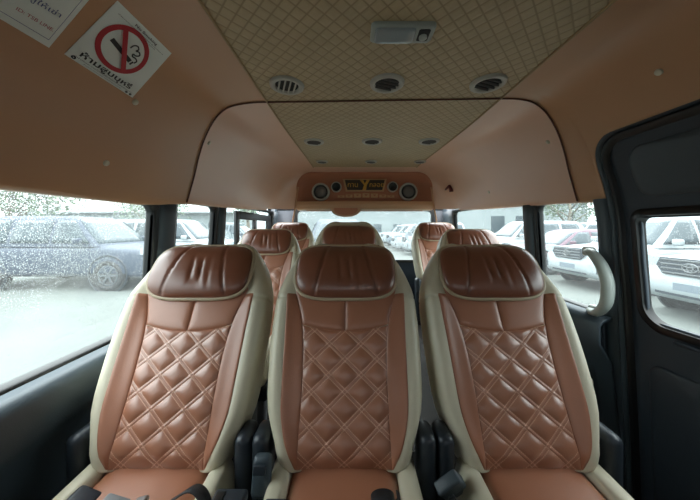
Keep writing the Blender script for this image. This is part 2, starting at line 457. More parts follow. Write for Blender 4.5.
# inner sliding frame of the rear side window
def bar(name, y0, y1, z0, z1, x, root, mat='rubber'):
    MB().box((x, (y0+y1)/2, (z0+z1)/2), (.022, y1-y0, z1-z0), bev=.004).build(name, M[mat], root)
xi = XL(.05)-.004
bar('window_bar', 1.90, 1.955, -.37, .125, xi, w3)
bar('window_bar', 1.955, 2.72, .065, .125, xi, w3)
bar('window_bar', 2.25, 2.315, -.37, .064, xi, w3)
bar('window_bar', 2.60, 2.72, -.37, .064, xi, w3)
# pillar covers
def pillar(idx, side, a0, a1, zt, zb, label, lean=0.):
    X = XR if side > 0 else XL
    rows = []
    for k in range(9):
        z = lerp(zt, zb, k/8); sh = lean*(k/8)
        prof = [(a0, 0), (a0+.006, .016), (lerp(a0, a1, .25), .026), (lerp(a0, a1, .75), .026), (a1-.006, .016), (a1, 0)]
        rows.append([Vector((X(z)-side*(q+.004), y+sh, z)) for y, q in prof])
    o = MB().grid(rows).build('trim_%d' % idx, M['trim'], angle=70)
    md = o.modifiers.new('thick', 'SOLIDIFY'); md.thickness = .004; md.offset = 0
    return tag(o, label, 'pillar trim', kind='structure')
pillar(4, -1, 1.118, 1.228, .118, -.40, 'dark pillar cover behind the long rain-covered window')
pillar(5, -1, 1.618, 1.708, .13, -.40, 'dark pillar cover between the narrow and rear side windows')
pillar(6, 1, 1.468, 1.548, .13, -.36, 'dark pillar cover behind the pickup window')
pillar(7, -1, 2.755, 2.90, .17, -.40, 'dark corner pillar cover at the rear beside the sliding frame')
pillar(8, 1, 2.64, 2.90, .17, -.36, 'dark corner pillar cover at the rear behind the aisle seats')

# ------------------------------------------------------------------ sliding door
DP = [(.915, .385), (.945, .31), (.975, .24), (1.005, .16), (1.03, .06), (1.04, .0), (1.045, -.1), (1.055, -.20), (1.065, -.34), (1.07, -.42), (1.085, -.7), (1.10, -1.08)]
def DX(z): return cinterp([(zz, x) for x, zz in DP[::-1]], z)
DEND = 1.005; DTOP = .316
def dend(z):
    r = .085
    return DEND-.012*max(0, z/.38) if z < DTOP-r else DEND-.012-r+math.sqrt(max(0, r*r-(z-(DTOP-r))**2))
H0, H1, HZ0, HZ1 = .38, .945, -.328, .036
door = thing('door_1', 'dark sliding side door with a rain-covered window in it', 'door', (0, 0, 0), kind='structure')
zs = sorted(set([-1.08+.04*i for i in range(19)]+[HZ0, HZ1]+[-.28, -.2, -.12, -.04]+[.06, .1, .14, .18, .21]+[DTOP-.085+.085*math.sin(PI/2*i/8) for i in range(9)]))
mb = MB(); vals = []
for z in zs:
    e = dend(z); vals.append([-.95, H0]+[lerp(H0, H1, k/6) for k in range(1, 6)]+[H1, lerp(H1, e, .5) if e > H1 else H1*.999+e*.001, e])
k = len(mb.v); nc = len(vals[0])
for z, r in zip(zs, vals):
    for y in r: mb.v.append(Vector((DX(z), min(y, dend(z)), z)))
for i in range(len(zs)-1):
    for j in range(nc-1):
        if 1 <= j <= 6 and zs[i] >= HZ0-1e-6 and zs[i+1] <= HZ1+1e-6: continue
        mb.f.append((i*nc+j, i*nc+j+1, (i+1)*nc+j+1, (i+1)*nc+j))
o = mb.build('door_panel', M['trim2'], door, angle=40); md = o.modifiers.new('thick', 'SOLIDIFY'); md.thickness = .012; md.offset = 0
def ring_on_door(inn, out, hi, name, mat, parent, ho=.0):
    a = [Vector((DX(z)-ho, y, z)) for y, z in out]; b = [Vector((DX(z)-hi, lerp(y, u, .25), lerp(z, w, .25))) for (y, z), (u, w) in zip(out, inn)]
    c = [Vector((DX(z)-hi, lerp(y, u, .8), lerp(z, w, .8))) for (y, z), (u, w) in zip(out, inn)]; d = [Vector((DX(z)+.012, y, z)) for y, z in inn]
    return MB().grid([a, b, c, d], True).build(name, mat, parent, angle=60)
inn = rrect(H0, H1, HZ0, HZ1, [.028, .03, .03, .06]); out = rrect(H0-.03, H1+.035, HZ0-.04, HZ1+.035, [.045, .04, .04, .08])
ring_on_door(inn, out, .014, 'window_frame', M['rubber'], door)
mbp = MB().cap([Vector((DX(z)+.010, y, z)) for y, z in inn]); me = new_mesh('glass', mbp.v, mbp.f, M['glass_b'], False); link('glass', me, door)
def plate(poly, hi, name, mat, parent, ins=.02):
    """raised pad following the door's curve; poly in (depth, height)"""
    cy = sum(p[0] for p in poly)/len(poly); cz = sum(p[1] for p in poly)/len(poly)
    def shr(k): return [(y+(cy-y)*k/max(.01, math.hypot(cy-y, cz-z)), z+(cz-z)*k/max(.01, math.hypot(cy-y, cz-z))) for y, z in poly]
    r0, r1, r2 = poly, shr(ins*.3), shr(ins)
    rows = [[Vector((DX(z)-h, y, z)) for y, z in r] for r, h in ((r0, .0), (r1, hi*.7), (r2, hi))]
    for q in (.33, .66, .98):
        rows.append([Vector((DX(lerp(z, cz, q))-hi, lerp(y, cy, q), lerp(z, cz, q))) for y, z in r2])
    mb = MB().grid(rows, True); mb.cap(rows[-1]); return mb.build(name, mat, parent)
plate(rrect(-.6, .935, .105, .275, [.06, .03, .03, .05], 8), .012, 'upper_pad', M['trim'], door)
plate(rrect(-.6, .955, -1.02, -.475, [.05, .03, .03, .05], 8), .014, 'lower_pad', M['trim2'], door)
sl = [Vector((DX(-.40)-.012+.0, y, -.395)) for y in (-.2, .3, .915)]
MB().tube([Vector((DX(-.372)-.018, y, -.372)) for y in (.2, .5, .86)], .006, 8).build('sill_strip', M['black'], door)
# rubber door seals and the door post
path = []
for i in range(26): path.append((DEND-.012*max(0, lerp(-1.08, DTOP-.085, i/25)/.38), lerp(-1.08, DTOP-.085, i/25), 1, 0))
for i in range(1, 13):
    a = PI/2*i/12; path.append((DEND-.010-.085+.085*math.cos(a), DTOP-.085+.085*math.sin(a), math.cos(a), math.sin(a)))
for i in range(1, 14): path.append((lerp(DEND-.095, -.9, i/13), DTOP, 0, 1))
def door_loft(name, prof, mat, label):
    rows = []
    for (y, z, ny, nz) in path:
        rows.append([Vector((DX(min(z+nz*o_, .385))+x_, y+ny*o_, z+nz*o_)) for o_, x_ in prof])
    o = MB().grid(rows).build(name, M[mat], angle=70); return tag(o, label, 'door seal', kind='structure')
door_loft('trim_9', [(-.025, .014), (-.012, .0), (-.004, -.016), (.006, -.022), (.014, -.016), (.018, -.004)], 'rubber', 'thick black rubber seal around the sliding door')
door_loft('trim_10', [(.012, .004), (.020, -.016), (.028, -.022), (.036, -.018), (.042, -.002), (.05, .03)], 'trim', 'outer ridge of the sliding door seal along the liner edge')
rows = []
for i in range(20):
    z = lerp(-1.08, .116, i/19); x = DX(z)
    rows.append([Vector((x-q, DEND+y-.012*max(0, z/.38), z)) for y, q in ((.02, -.02), (.028, .0), (.040, .02), (.062, .034), (.082, .03), (.094, .012), (.096, -.02))])
o = MB().grid(rows).build('trim_11', M['trim'], angle=60); tag(o, 'dark door post cover that carries the pale grab handle', 'door post', kind='structure')
# post foot flare beside the seat
rows = []
for i in range(12):
    z = lerp(-1.08, -.37, i/11); w = .10*smooth01((i)/4)*(1-.5*smooth01((i-8)/3))
    rows.append([Vector((DX(z)-q, 1.09+y, z)) for y, q in ((0, .03), (.03, .05), (.06+w, .052), (.075+w, .03), (.08+w, -.02))])
o = MB().grid(rows).build('trim_12', M['trim'], angle=60); tag(o, 'dark moulded foot of the door post beside the seat', 'door post', kind='structure')

o = MB().box((1.15, 1.16, -.74), (.02, .28, .72)).build('trim_19', M['trim2'], smooth=False); tag(o, 'dark outer panel added behind the door post to stop a light leak', 'body panel', kind='structure')  # added backing panel, shuts out light leaking past the door post
# grab handle
h = thing('grab_handle', 'pale grey curved grab handle on the post beside the sliding door', 'grab handle', (.992, 1.10, -.098))
hp = [(.010, .02, .0), (-.004, -.005, .0), (-.012, -.034, -.014), (-.014, -.066, -.05), (-.013, -.086, -.10), (-.012, -.088, -.15), (-.008, -.074, -.20), (.004, -.034, -.240), (.016, .0, -.252), (.03, .03, -.252)]
hp2 = []
for i in range(31):
    t = i/30*(len(hp)-1); hp2.append(Vector([cinterp([(j, p[k]) for j, p in enumerate(hp)], t) for k in range(3)]))
MB().tube(hp2, [.016+.006*math.sin(PI*i/30) for i in range(31)], 12, flat=.8).build('grip', M['greywhite'], h)
for z in (.0, -.250): MB().box((.018-z*.1, .025, z), (.03, .045, .04), bev=.01).build('mounting_foot', M['greywhite'], h)

# unseen cab front behind the viewpoint, added and sized to cut front light
o = MB().box((.11, -1.30, -.55), (2.1, .50, 1.10), bev=.08).build('trim_17', M['trim2']); tag(o, 'unseen dark dashboard at the front of the van, raised to block light', 'dashboard', kind='structure')
mb = MB().grid([[Vector((x, -.93, .55)), Vector((x, -1.10, .50)), Vector((x, -1.30, .38)), Vector((x, -1.50, .22))] for x in (-.95, -.4, .12, .6, 1.15)])
o = mb.build('trim_18', M['liner']); md = o.modifiers.new('thick', 'SOLIDIFY'); md.thickness = .02; tag(o, 'unseen tan roof header above the windscreen, lowered to block light', 'roof header', kind='structure')
for i, x in enumerate((-.93, 1.15)):
    o = MB().box((x, -1.18, -.30), (.05, .55, 1.70)).build('trim_%d' % (20+i), M['trim2'], smooth=False); tag(o, 'unseen dark front pillar, added to block light, at the %s' % ("driver's side" if i == 0 else "passenger's side"), 'front pillar', kind='structure')

# ------------------------------------------------------------------ rear of the van
YA, YC = Y1, 2.60
def arch(x0, x1, z0, z1, r, y, n=12):
    """open arch outline from one lower end over the top to the other"""
    p = [(x0, z0), (x0+.004, lerp(z0, z1-r, .5))]
    for i in range(n+1):
        a = PI-PI/2*i/n; p.append((x0+r+r*math.cos(a)+.0, z1-r+r*math.sin(a)))
    for i in range(1, 10): p.append((lerp(x0+r, x1-r, i/10), z1))
    for i in range(n+1):
        a = PI/2-PI/2*i/n; p.append((x1-r+r*math.cos(a), z1-r+r*math.sin(a)))
    p += [(x1-.004, lerp(z0, z1-r, .5)), (x1, z0)]
    return [Vector((x, y, z)) for x, z in resl(p, 70)]
secL = [Vector((v.x, v.y, v.z)) for v in section(-1, Y1)][::-1]; secR = section(1, Y1)
A3 = [(v.x, v.z) for v in secL]+[(v.x, v.z) for v in secR]
A3 = [Vector((x, Y1-.01, z)) for x, z in resl(A3, 70)]
B = arch(-.535, .80, .185, .55, .15, YC)
rows = []
for t, k in ((0, 0), (.12, .02), (.35, .10), (.6, .28), (.8, .55), (.93, .82), (1, 1)):
    rows.append([Vector((lerp(a.x, b.x, k), lerp(a.y, b.y, t), lerp(a.z, b.z, k))) for a, b in zip(A3, B)])
o = MB().grid(rows).build('trim_13', M['liner_rear_lit'], fix=False); tag(o, 'tan roof liner end curving in around the rear speaker console', 'roof liner', kind='structure')
cons = thing('overhead_console', 'brown moulded overhead panel above the rear window holding speakers', 'overhead console', (.1325, YC, .185))
off = Vector((.1325, YC, .185))
B2 = arch(-.505, .77, .185, .525, .14, YC+.02); B3 = arch(-.475, .74, .21, .50, .13, YC+.075)
r0 = [B, [lerp(a, b, .5)+Vector((0, -.012, 0)) for a, b in zip(B, B2)], B2, B3]
cen = Vector((.1325, YC+.075, .30))
for q in (.3, .6, .9): r0.append([b+(Vector((lerp(b.x, cen.x, .0), cen.y, cen.z))-b)*q if False else Vector((lerp(b.x, cen.x, q), YC+.075, lerp(b.z, .25, q))) for b in B3])
MB().grid([[p-off for p in r] for r in r0]).build('face_panel', M['console'], cons)
lip = []
for i in range(31):
    x = lerp(-.535, .80, i/30); bow = .0
    lip.append([Vector((x, YC-.004, .262+bow)), Vector((x, YC-.012, .235)), Vector((x, YC-.012, .196)), Vector((x, YC+.0, .182)), Vector((x, YC+.06, .178)), Vector((x, 2.93, .185))])
MB().grid([[p-off for p in r] for r in lip]).build('lower_lip', M['liner'], cons)
lipface = MB()
rows = [[Vector((lerp(-.50, .765, i/30), YC+.09, .27))-off for i in range(31)], [Vector((lerp(-.50, .765, i/30), YC+.07, .265))-off for i in range(31)], [Vector((lerp(-.50, .765, i/30), YC-.004, .262))-off for i in range(31)]]
MB().grid(rows).build('ledge', M['console'], cons)
MB().add([Vector(p)-off for p in ((-.45, YC+.078, .17), (.72, YC+.078, .17), (.72, YC+.078, .32), (-.45, YC+.078, .32))], [(0, 1, 2, 3)]).build('backing', M['console'], cons, smooth=False)
# half-round cover hanging under the console
pp = [(-.145, .012)]+[(.145*math.cos(PI+PI*i/16), .0-.082*abs(math.sin(PI+PI*i/16))**.8) for i in range(17)]+[(.145, .012)]
RC = Matrix.Translation(Vector((-.05, 2.60, .19))-off) @ Matrix.Rotation(PI/2, 4, 'X')
hc = MB().prism(pp, .05, RC).build('half_round_cover', M['liner'], cons, angle=40)
MB().prism([(x*.8, z*.75-.004) for x, z in pp], .006, RC @ Matrix.Translation((0, 0, .027))).build('cover_face', M['console'], hc, angle=40)
# speakers and lamps
YF = YC+.075
def PX(px, py, y): return Vector(((px-CX)/F*y, y, (CY-py)/F*y))
def speaker(px, py, r, label, kind):
    p = PX(px, py, YF-.03)
    t = thing('speaker' if kind else 'round_lamp', label, 'speaker' if kind else 'lamp', (p.x, YF, p.z), group='round speakers in the rear console' if kind else 'small round lamps beside the rear sign')
    R = Matrix.Rotation(PI/2, 4, 'X')
    MB().lathe([(r*.82, .0), (r*.80, .030), (r*.86, .036), (r*.96, .034), (r, .026), (r, .0)], 32, mat=R).build('trim_ring', M['white'], t, angle=50)
    if kind:
        MB().lathe([(r*.82, .026), (r*.74, .022), (r*.60, .018), (.0001, .018)], 32, mat=R).build('cone', M['dark'], t)
        MB().lathe([(r*.60, .019), (r*.56, .028), (r*.40, .032), (r*.0001, .034)], 32, mat=R).build('grille', M['mesh'], t)
    else:
        MB().lathe([(r*.82, .03), (r*.62, .028), (r*.5, .010), (.0001, .008)], 24, mat=R).build('lens', M['dark'], t)
speaker(320.6, 191.8, .090, 'round white-rimmed speaker in the console on the long-window side', 1)
speaker(408.6, 191.6, .090, 'round white-rimmed speaker in the console on the sliding-door side', 1)
speaker(336.2, 186.8, .053, 'small white-ringed lamp between speaker and sign on the long-window side', 0)
speaker(392.8, 186.6, .053, 'small white-ringed lamp between speaker and sign on the sliding-door side', 0)
# sign
p = PX(364.8, 185, YF-.02)
sg = thing('name_sign', 'dark board with gold Thai lettering and emblem in the rear console', 'sign', (p.x, YF, p.z))
R = Matrix.Rotation(PI/2, 4, 'X')
MB().prism([(-.222, .062), (.222, .062), (.19, -.062), (-.19, -.062)], .016, Matrix.Translation((0, -.008, 0)) @ R).build('frame_board', M['frieze'], sg, angle=40)
MB().prism([(-.20, .05), (.20, .05), (.175, -.05), (-.175, -.05)], .008, Matrix.Translation((0, -.018, 0)) @ R).build('board', M['signdark'], sg, angle=40)
for s, x, sz in (('กาน', -.12, .07), ('กลอย', .12, .066)):
    tm = text_mesh(s, sz, .001); tm.xf(Matrix.Translation((x, -.0235, .0)) @ R); tm.build('lettering', M['gold'], sg, smooth=False, fix=False)
em = MB().prism([(-.05, .048), (-.015, .048), (.0, .012), (.018, .048), (.05, .048), (.02, .0), (.012, -.05), (-.024, -.05), (-.008, .0)], .003, Matrix.Translation((0, -.0235, 0)) @ R)
em.build('emblem', M['gold'], sg, smooth=False)
# frieze of raised squares under the sign
p = PX(366, 194.8, YF-.02)
fr = thing('moulded_frieze', 'tan arched frieze of pressed squares below the gold sign', 'frieze', (p.x, YF, p.z))
def arc(x): return .055*(1-(x/.33)**2)-.02
MB().prism([(-.33, -.032), (.33, -.032)]+[(lerp(.33, -.33, i/20), arc(lerp(.33, -.33, i/20))-.012) for i in range(21)], .014, Matrix.Translation((0, -.007, 0)) @ R).build('backing', M['console'], fr, angle=40)
for x in (-.25, -.17, -.085, 0, .085, .17, .25):
    k = min(.032, max(.012, (arc(x)+.012)/2)); zc = -.028+k
    MB().prism([(x-.034, zc-k), (x+.034, zc-k), (x+.034, zc+k*.8), (x-.034, zc+k*.8)], .01, Matrix.Translation((0, -.017, 0)) @ R).build('pressed_square', M['frieze'], fr, smooth=False)
    MB().prism([(x-.018, zc+k*.4), (x+.018, zc+k*.4), (x, zc-k*.5)], .006, Matrix.Translation((0, -.024, 0)) @ R).build('pressed_triangle', M['console'], fr, smooth=False)
# rear wall and window
RX0, RX1 = -.60, .895
RZ0, RZ1 = -.36, .19
yb = 2.93
mb = MB()
def q4(x0, x1, z0, z1): mb.add([(x0, yb, z0), (x1, yb, z0), (x1, yb, z1), (x0, yb, z1)], [(0, 1, 2, 3)])
q4(-.92, RX0, RZ0, .25); q4(RX1, 1.12, RZ0, .25); q4(-.92, 1.12, -1.1, RZ0)
q4(-.92, 1.12, RZ1, .25)
o = mb.build('wall_back', M['trim2']); md = o.modifiers.new('thick', 'SOLIDIFY'); md.thickness = .012; tag(o, 'dark tailgate panel around the rear window', 'wall', kind='structure')
wr = thing('window_6', 'wide rear window covered in rain drops below the speaker console', 'window', kind='structure')
inn = rrect(RX0+.01, RX1-.01, RZ0+.01, RZ1-.005, .04); out = rrect(RX0-.02, RX1+.02, RZ0-.02, RZ1+.02, .02)
MB().grid([[Vector((x, yb-.004, z)) for x, z in out], [Vector((x, yb-.016, z)) for x, z in out], [Vector((x, yb-.016, z)) for x, z in inn], [Vector((x, yb+.02, z)) for x, z in inn]], True).build('window_frame', M['rubber'], wr, angle=50)
mbp = MB().cap([Vector((x, yb+.012, z)) for x, z in inn]); me = new_mesh('glass', mbp.v, mbp.f, M['glass_c'], False); link('glass', me, wr)
# trim edges running down from the console ends
for idx, (x, s) in enumerate(((-.535, -1), (.80, 1))):
    pts = [Vector((x-s*.02, YC-.02, .40)), Vector((x, YC-.02, .26)), Vector((x+s*.012, YC-.03, .16)), Vector((x+s*.03, YC-.03, .05)), Vector((x+s*.035, YC-.03, -.1))]
    pts = [Vector([cinterp([(j, q[k]) for j, q in enumerate(pts)], i/16*4) for k in range(3)]) for i in range(17)]
    o = MB().tube(pts, .008, 8).build('trim_%d' % (14+idx), M['liner']); tag(o, 'thin tan edging curving down at the %s end of the rear console' % ('sliding-door' if s > 0 else 'long-window'), 'edging', kind='structure')
# floor
o = MB().box((.12, .98, FLOOR-.012), (2.0, 3.9, .02)).build('floor', M['floor'], smooth=False); tag(o, 'dark grey vinyl van floor beneath the seats', 'floor', kind='structure')

# ------------------------------------------------------------------ ceiling fittings
def vent(px, py, louvre, label, group, r=None):
    z = .52; d = z*F/(CY-py); z = .52+rise(d, .52); d = z*F/(CY-py); x = (px-CX)/F*d
    t = thing('ceiling_vent', label, 'air vent', (x, d, z), group=group)
    r = r or .062
    MB().lathe([(r, .0), (r*.98, -.006), (r*.88, -.010), (r*.74, -.009), (r*.68, -.004), (r*.66, -.001)], 32).build('rim', M['white'], t)
    MB().lathe([(r*.70, -.0012), (r*.3, -.001), (.0001, -.001)], 28).build('cavity', M['dark'], t)
    rot = Matrix.Rotation(louvre, 4, 'Z')
    for k in (-1.8, -.6, .6, 1.8):
        w = math.sqrt(max(0, (r*.68)**2-(k*r*.25)**2))
        MB().box((0, 0, 0), (.005, 2*w, .007), mat=Matrix.Rotation(.5, 4, 'Y'), bev=.001).xf(rot @ Matrix.Translation((k*r*.25, 0, -.006))).build('louvre', M['white'] if louvre > -.5 else M['mesh'], t)
    return t
G1 = 'round ceiling vents'
vent(287, 85, .35, 'round ceiling vent with clearly open slats, nearest the stickers', G1)
vent(387, 83, -1.2, 'round ceiling vent directly behind the dome light', G1)
vent(488, 83, -1.2, 'round ceiling vent ahead of the beading on the sliding-door side', G1)
vent(314, 141.5, -1.2, 'small-looking round vent behind the beading on the long-window side', G1)
vent(372, 141, -1.2, 'middle round vent of the row just behind the beading', G1)
vent(429, 141, -1.2, 'small-looking round vent behind the beading on the sliding-door side', G1)
vent(322, 161.5, -1.2, 'rearmost round vent above the console speaker on the long-window side', G1, .05)
vent(371, 161.5, -1.2, 'rearmost round vent above the gold sign', G1, .05)
vent(420, 161.5, -1.2, 'rearmost round vent above the console speaker on the sliding-door side', G1, .05)
# dome light
dl_ = thing('dome_light', 'grey-white rectangular dome light with a switch on the quilted ceiling', 'ceiling light', (.135, .70, .52))
def pad(w, l, h0, h1, r):
    a = rrect(-w/2, w/2, -l/2, l/2, r, 8); mb = MB()
    rows = [[Vector((x, y, h0)) for x, y in a], [Vector((x, y, lerp(h0, h1, .6))) for x, y in a], [Vector((x*.96, y*.92, lerp(h0, h1, .92))) for x, y in a], [Vector((x*.9, y*.84, h1)) for x, y in a], [Vector((x*.4, y*.4, h1)) for x, y in a], [Vector((x*.01, y*.01, h1)) for x, y in a]]
    mb.grid(rows, True); return mb
pad(.166, .068, .0, -.011, .012).build('housing', M['greywhite'], dl_)
pad(.106, .054, -.008, -.017, .010).xf(Matrix.Translation((-.020, 0, 0))).build('lens', M['lens'], dl_)
sw = pad(.030, .044, -.0105, -.0122, .006).xf(Matrix.Translation((.056, 0, 0))).build('switch_well', M['dark'], dl_)
MB().lathe([(.011, -.0115), (.011, -.016), (.008, -.018), (.0001, -.0185)], 20).xf(Matrix.Translation((.056, .004, 0))).build('switch', M['greywhite'], dl_)

# liner plugs and hook
for px, py, lb in ((106, 163, 'small tan plug on the liner above the long window'), (135, 102, 'small tan plug just below the no-smoking sticker'), (659, 72, 'small pale plug on the liner above the sliding door'),
                   (548, 142, 'upper of two small plugs behind the beading on the door side'), (571, 181, 'lower of two small plugs behind the beading on the door side'), (209, 143, 'small plug on the beading near the narrow window'), (489, 193, 'small pale plug above the rear side window on the door side')):
    p, nr = hit(px, py); p = p+Vector((0, 0, rise(p.y, p.z)))
    t = MB().lathe([(.0095, .0), (.009, .003), (.006, .0045), (.0001, .005)], 16).xf(nr.to_track_quat('Z', 'Y').to_matrix().to_4x4()).build('liner_plug', M['cream'])
    t.location = p; tag(t, lb, 'plug', 'small plugs in the roof liner')
p, nr = hit(449, 190); p = p*(2.3/p.y) if False else p
ho = thing('wall_hook', 'dark red bent hook on the roof liner near the rear console', 'hook', p+Vector((-.004, 0, rise(p.y, p.z))))
ho.rotation_euler = nr.to_track_quat('Z', 'Y').to_euler()
k = p.y/F
def hk(px, py):
    q, _ = hit(px, py); q = q+Vector((0, 0, rise(q.y, q.z))); return (Matrix.Translation(ho.location) @ ho.rotation_euler.to_matrix().to_4x4()).inverted() @ q
a, b, c = hk(445.4, 192.5), hk(450.6, 187.5), hk(453.2, 192.8)
zz = Vector((0, 0, .014))
MB().tube([a+zz*.6, lerp(a, b, .5)+zz, b+zz], .010, 8).build('bar', M['redhook'], ho)
MB().tube([b+zz, lerp(b, c, .6)+zz, c+zz*1.4], [.012, .015, .018], 10).build('hook_arm', M['redhook'], ho)

# ------------------------------------------------------------------ stickers on the liner
def patch(pxs, name, label, mat):
    """a sheet stuck on the curved liner; returns its mapping from sheet coordinates (0..1, y up)"""
    C = [hit(*q)[0] for q in pxs]          # order: top-left, top-right, bottom-right, bottom-left of the sheet
    def mp(u, v, off=.0012):
        p = (C[3]*(1-u)+C[2]*u)*(1-v)+(C[0]*(1-u)+C[1]*u)*v
        q, nrm = snap(p); return q+nrm*off
    root = thing(name, label, 'sticker', mp(.5, .5))
    rows = [[mp(i/16, j/16) for i in range(17)] for j in range(17)]
    rows2 = [[mp(i/16, j/16, .0004) for i in range(17)] for j in range(17)]
    mb = MB().grid(rows); mb.grid(rows2, flip=True); mb.xf(Matrix.Translation(-root.location)).build('sheet', mat, root, fix=False)
    def put(mb, nm, m, off=.0022):
        mb.v = [mp(p.x, p.y, off+p.z)-root.location for p in mb.v]
        return mb.build(nm, m, root, smooth=False, fix=False)
    return root, put, mp
def flat_ring(cx, cy, r0, r1, sx, sy, n=48):
    mb = MB(); mb.grid([[Vector((cx+r*math.cos(2*PI*j/n)*sx, cy+r*math.sin(2*PI*j/n)*sy, 0)) for j in range(n)] for r in (r0, r1)], True); return mb
def strip(pts, w, asp=1.):
    """flat band along a polyline in sheet coordinates"""
    a, b = [], []
    for i, p in enumerate(pts):
        t = Vector(pts[min(i+1, len(pts)-1)])-Vector(pts[max(i-1, 0)]); t.normalize(); n_ = Vector((-t.y, t.x))*w/2
        a.append(Vector((p[0]+n_.x, p[1]+n_.y*asp, 0))); b.append(Vector((p[0]-n_.x, p[1]-n_.y*asp, 0)))
    return MB().grid([a, b])
def words(s, w, h, x, y, extr=0, bold=0.):
    tm = text_mesh(s, 1., 0., bold=bold); xs = [p.x for p in tm.v]; ys = [p.y for p in tm.v]
    sx = w/(max(xs)-min(xs)); sy = h/(max(ys)-min(ys)); cx = (max(xs)+min(xs))/2; cy = (max(ys)+min(ys))/2
    tm.v = [Vector((x+(p.x-cx)*sx, y+(p.y-cy)*sy, 0)) for p in tm.v]; return tm
st, put, mp_ = patch([(117.5, 0), (171.5, 53), (132, 97.5), (64, 54)], 'no_smoking_sticker', 'white no-smoking sticker with a red crossed-out cigarette on the liner', M['paper'])
put(flat_ring(.445, .54, .285, .355, 1, 1), 'red_ring', M['red'], .0020)
put(strip([(.33, .38), (.62, .38)], .045), 'cigarette', M['ink'], .0024) if False else None
put(strip([(.24, .56), (.60, .465)], .066), 'cigarette', M['ink'], .0022)
put(strip([(.618, .460), (.642, .454)], .066), 'cigarette_tip', M['ink'], .0022)
smk = [(x-.02, y+.01) for x, y in [(.50, .62), (.515, .68), (.56, .71), (.60, .68), (.585, .64), (.63, .655), (.665, .62), (.63, .58), (.585, .575), (.60, .54), (.65, .545), (.69, .52), (.675, .47)]]
smk = [tuple(cinterp([(j, q[k]) for j, q in enumerate(smk)], i/48*12) for k in (0, 1)) for i in range(49)]
put(strip(smk, .020), 'smoke_curl', M['ink'], .0022)
put(strip([(.275, .80), (.615, .285)], .07), 'red_bar', M['red'], .0030)
put(words('ห้ามสูบบุหรี่', .76, .125, .49, .130, bold=.022), 'lettering', M['ink'])
put(words('No Smoking', .40, .05, .53, .93, bold=.015), 'lettering', M['ink'])
put(words('ฝ่าฝืนมีความผิดตามพระราชบัญญัติ คุ้มครองสุขภาพ', .80, .022, .50, .885), 'lettering', M['ink'])
put(words('ของผู้ไม่สูบบุหรี่', .44, .022, .53, .855), 'lettering', M['ink'])
put(words('ผู้ฝ่าฝืนระวางโทษปรับไม่เกินสองพันบาท', .86, .028, .5, .062), 'lettering', M['ink'])
put(words('สำนักงานขนส่ง กรมควบคุมโรค', .56, .018, .48, .028), 'lettering', M['ink'])
put(flat_ring(.08, .035, .006, .024, 1.2, 1, 20), 'seal_mark', M['ink'])
put(flat_ring(.86, .030, .004, .018, 1.2, 1, 20), 'seal_mark', M['ink']); put(flat_ring(.93, .030, .004, .018, 1.2, 1, 20), 'seal_mark', M['ink'])
st2, put, _ = patch([(12, -87), (112, -28), (48.5, 47.5), (-52, -12)], 'printed_notice', 'white printed notice with a thin blue border, partly out of view', M['paper'])
# border line and lettering: bottom edge of the sheet runs toward the windscreen
put(strip([(.06, .95), (.06, .075), (.935, .075), (.935, .95), (.06, .95)], .007), 'border_line', M['blue'])
put(words('ID: TSB LINE.', .42, .035, .70, .19), 'lettering', M['pinkred'])
put(words('รถตู้ให้เช่า', .5, .08, .62, .36), 'lettering', M['blue'])

# ------------------------------------------------------------------ seats
L = .653
ES = Vector((0, .457, .889)); EW = Vector((0, -.889, .457))
UT = [(0, .166), (.03, .176), (.10, .192), (.204, .217), (.31, .226), (.5, .232), (.66, .231), (.72, .2265), (.79, .214), (.873, .192), (.95, .160), (1.0, .128), (1.02, .09)]
QT = [(0, .124), (.35, .1225), (.55, .134), (.72, .166)]
CT = [(0, .126), (.03, .136), (.10, .157), (.2, .174), (.31, .179), (.5, .184), (.68, .190), (.72, .190)]
def U(v): return cinterp(UT, v)
def TH(v): return .062*(1-.0*v)*math.sqrt(max(.02, 1-max(0, (v-.80)/.225)**3))*(.75+.25*smooth01(v/.06))
NE = 4.6
def wmid(v): return -.040+.016*math.sin(PI*min(1, max(0, v)))+(-.012)*max(0, v-.8)/.2
def wf(u, v):
    """front surface of the padded back"""
    Um = U(v); r = min(1, abs(u)/Um)
    bol = .026*math.exp(-((r-.90)/.17)**2)*(1-.5*smooth01((v-.68)/.12))
    return wmid(v)+TH(v)*(1-r**NE)**(1/NE)+bol
def SP(u, v, w): return Vector((u, 0, 0))+ES*(v*L)+EW*w
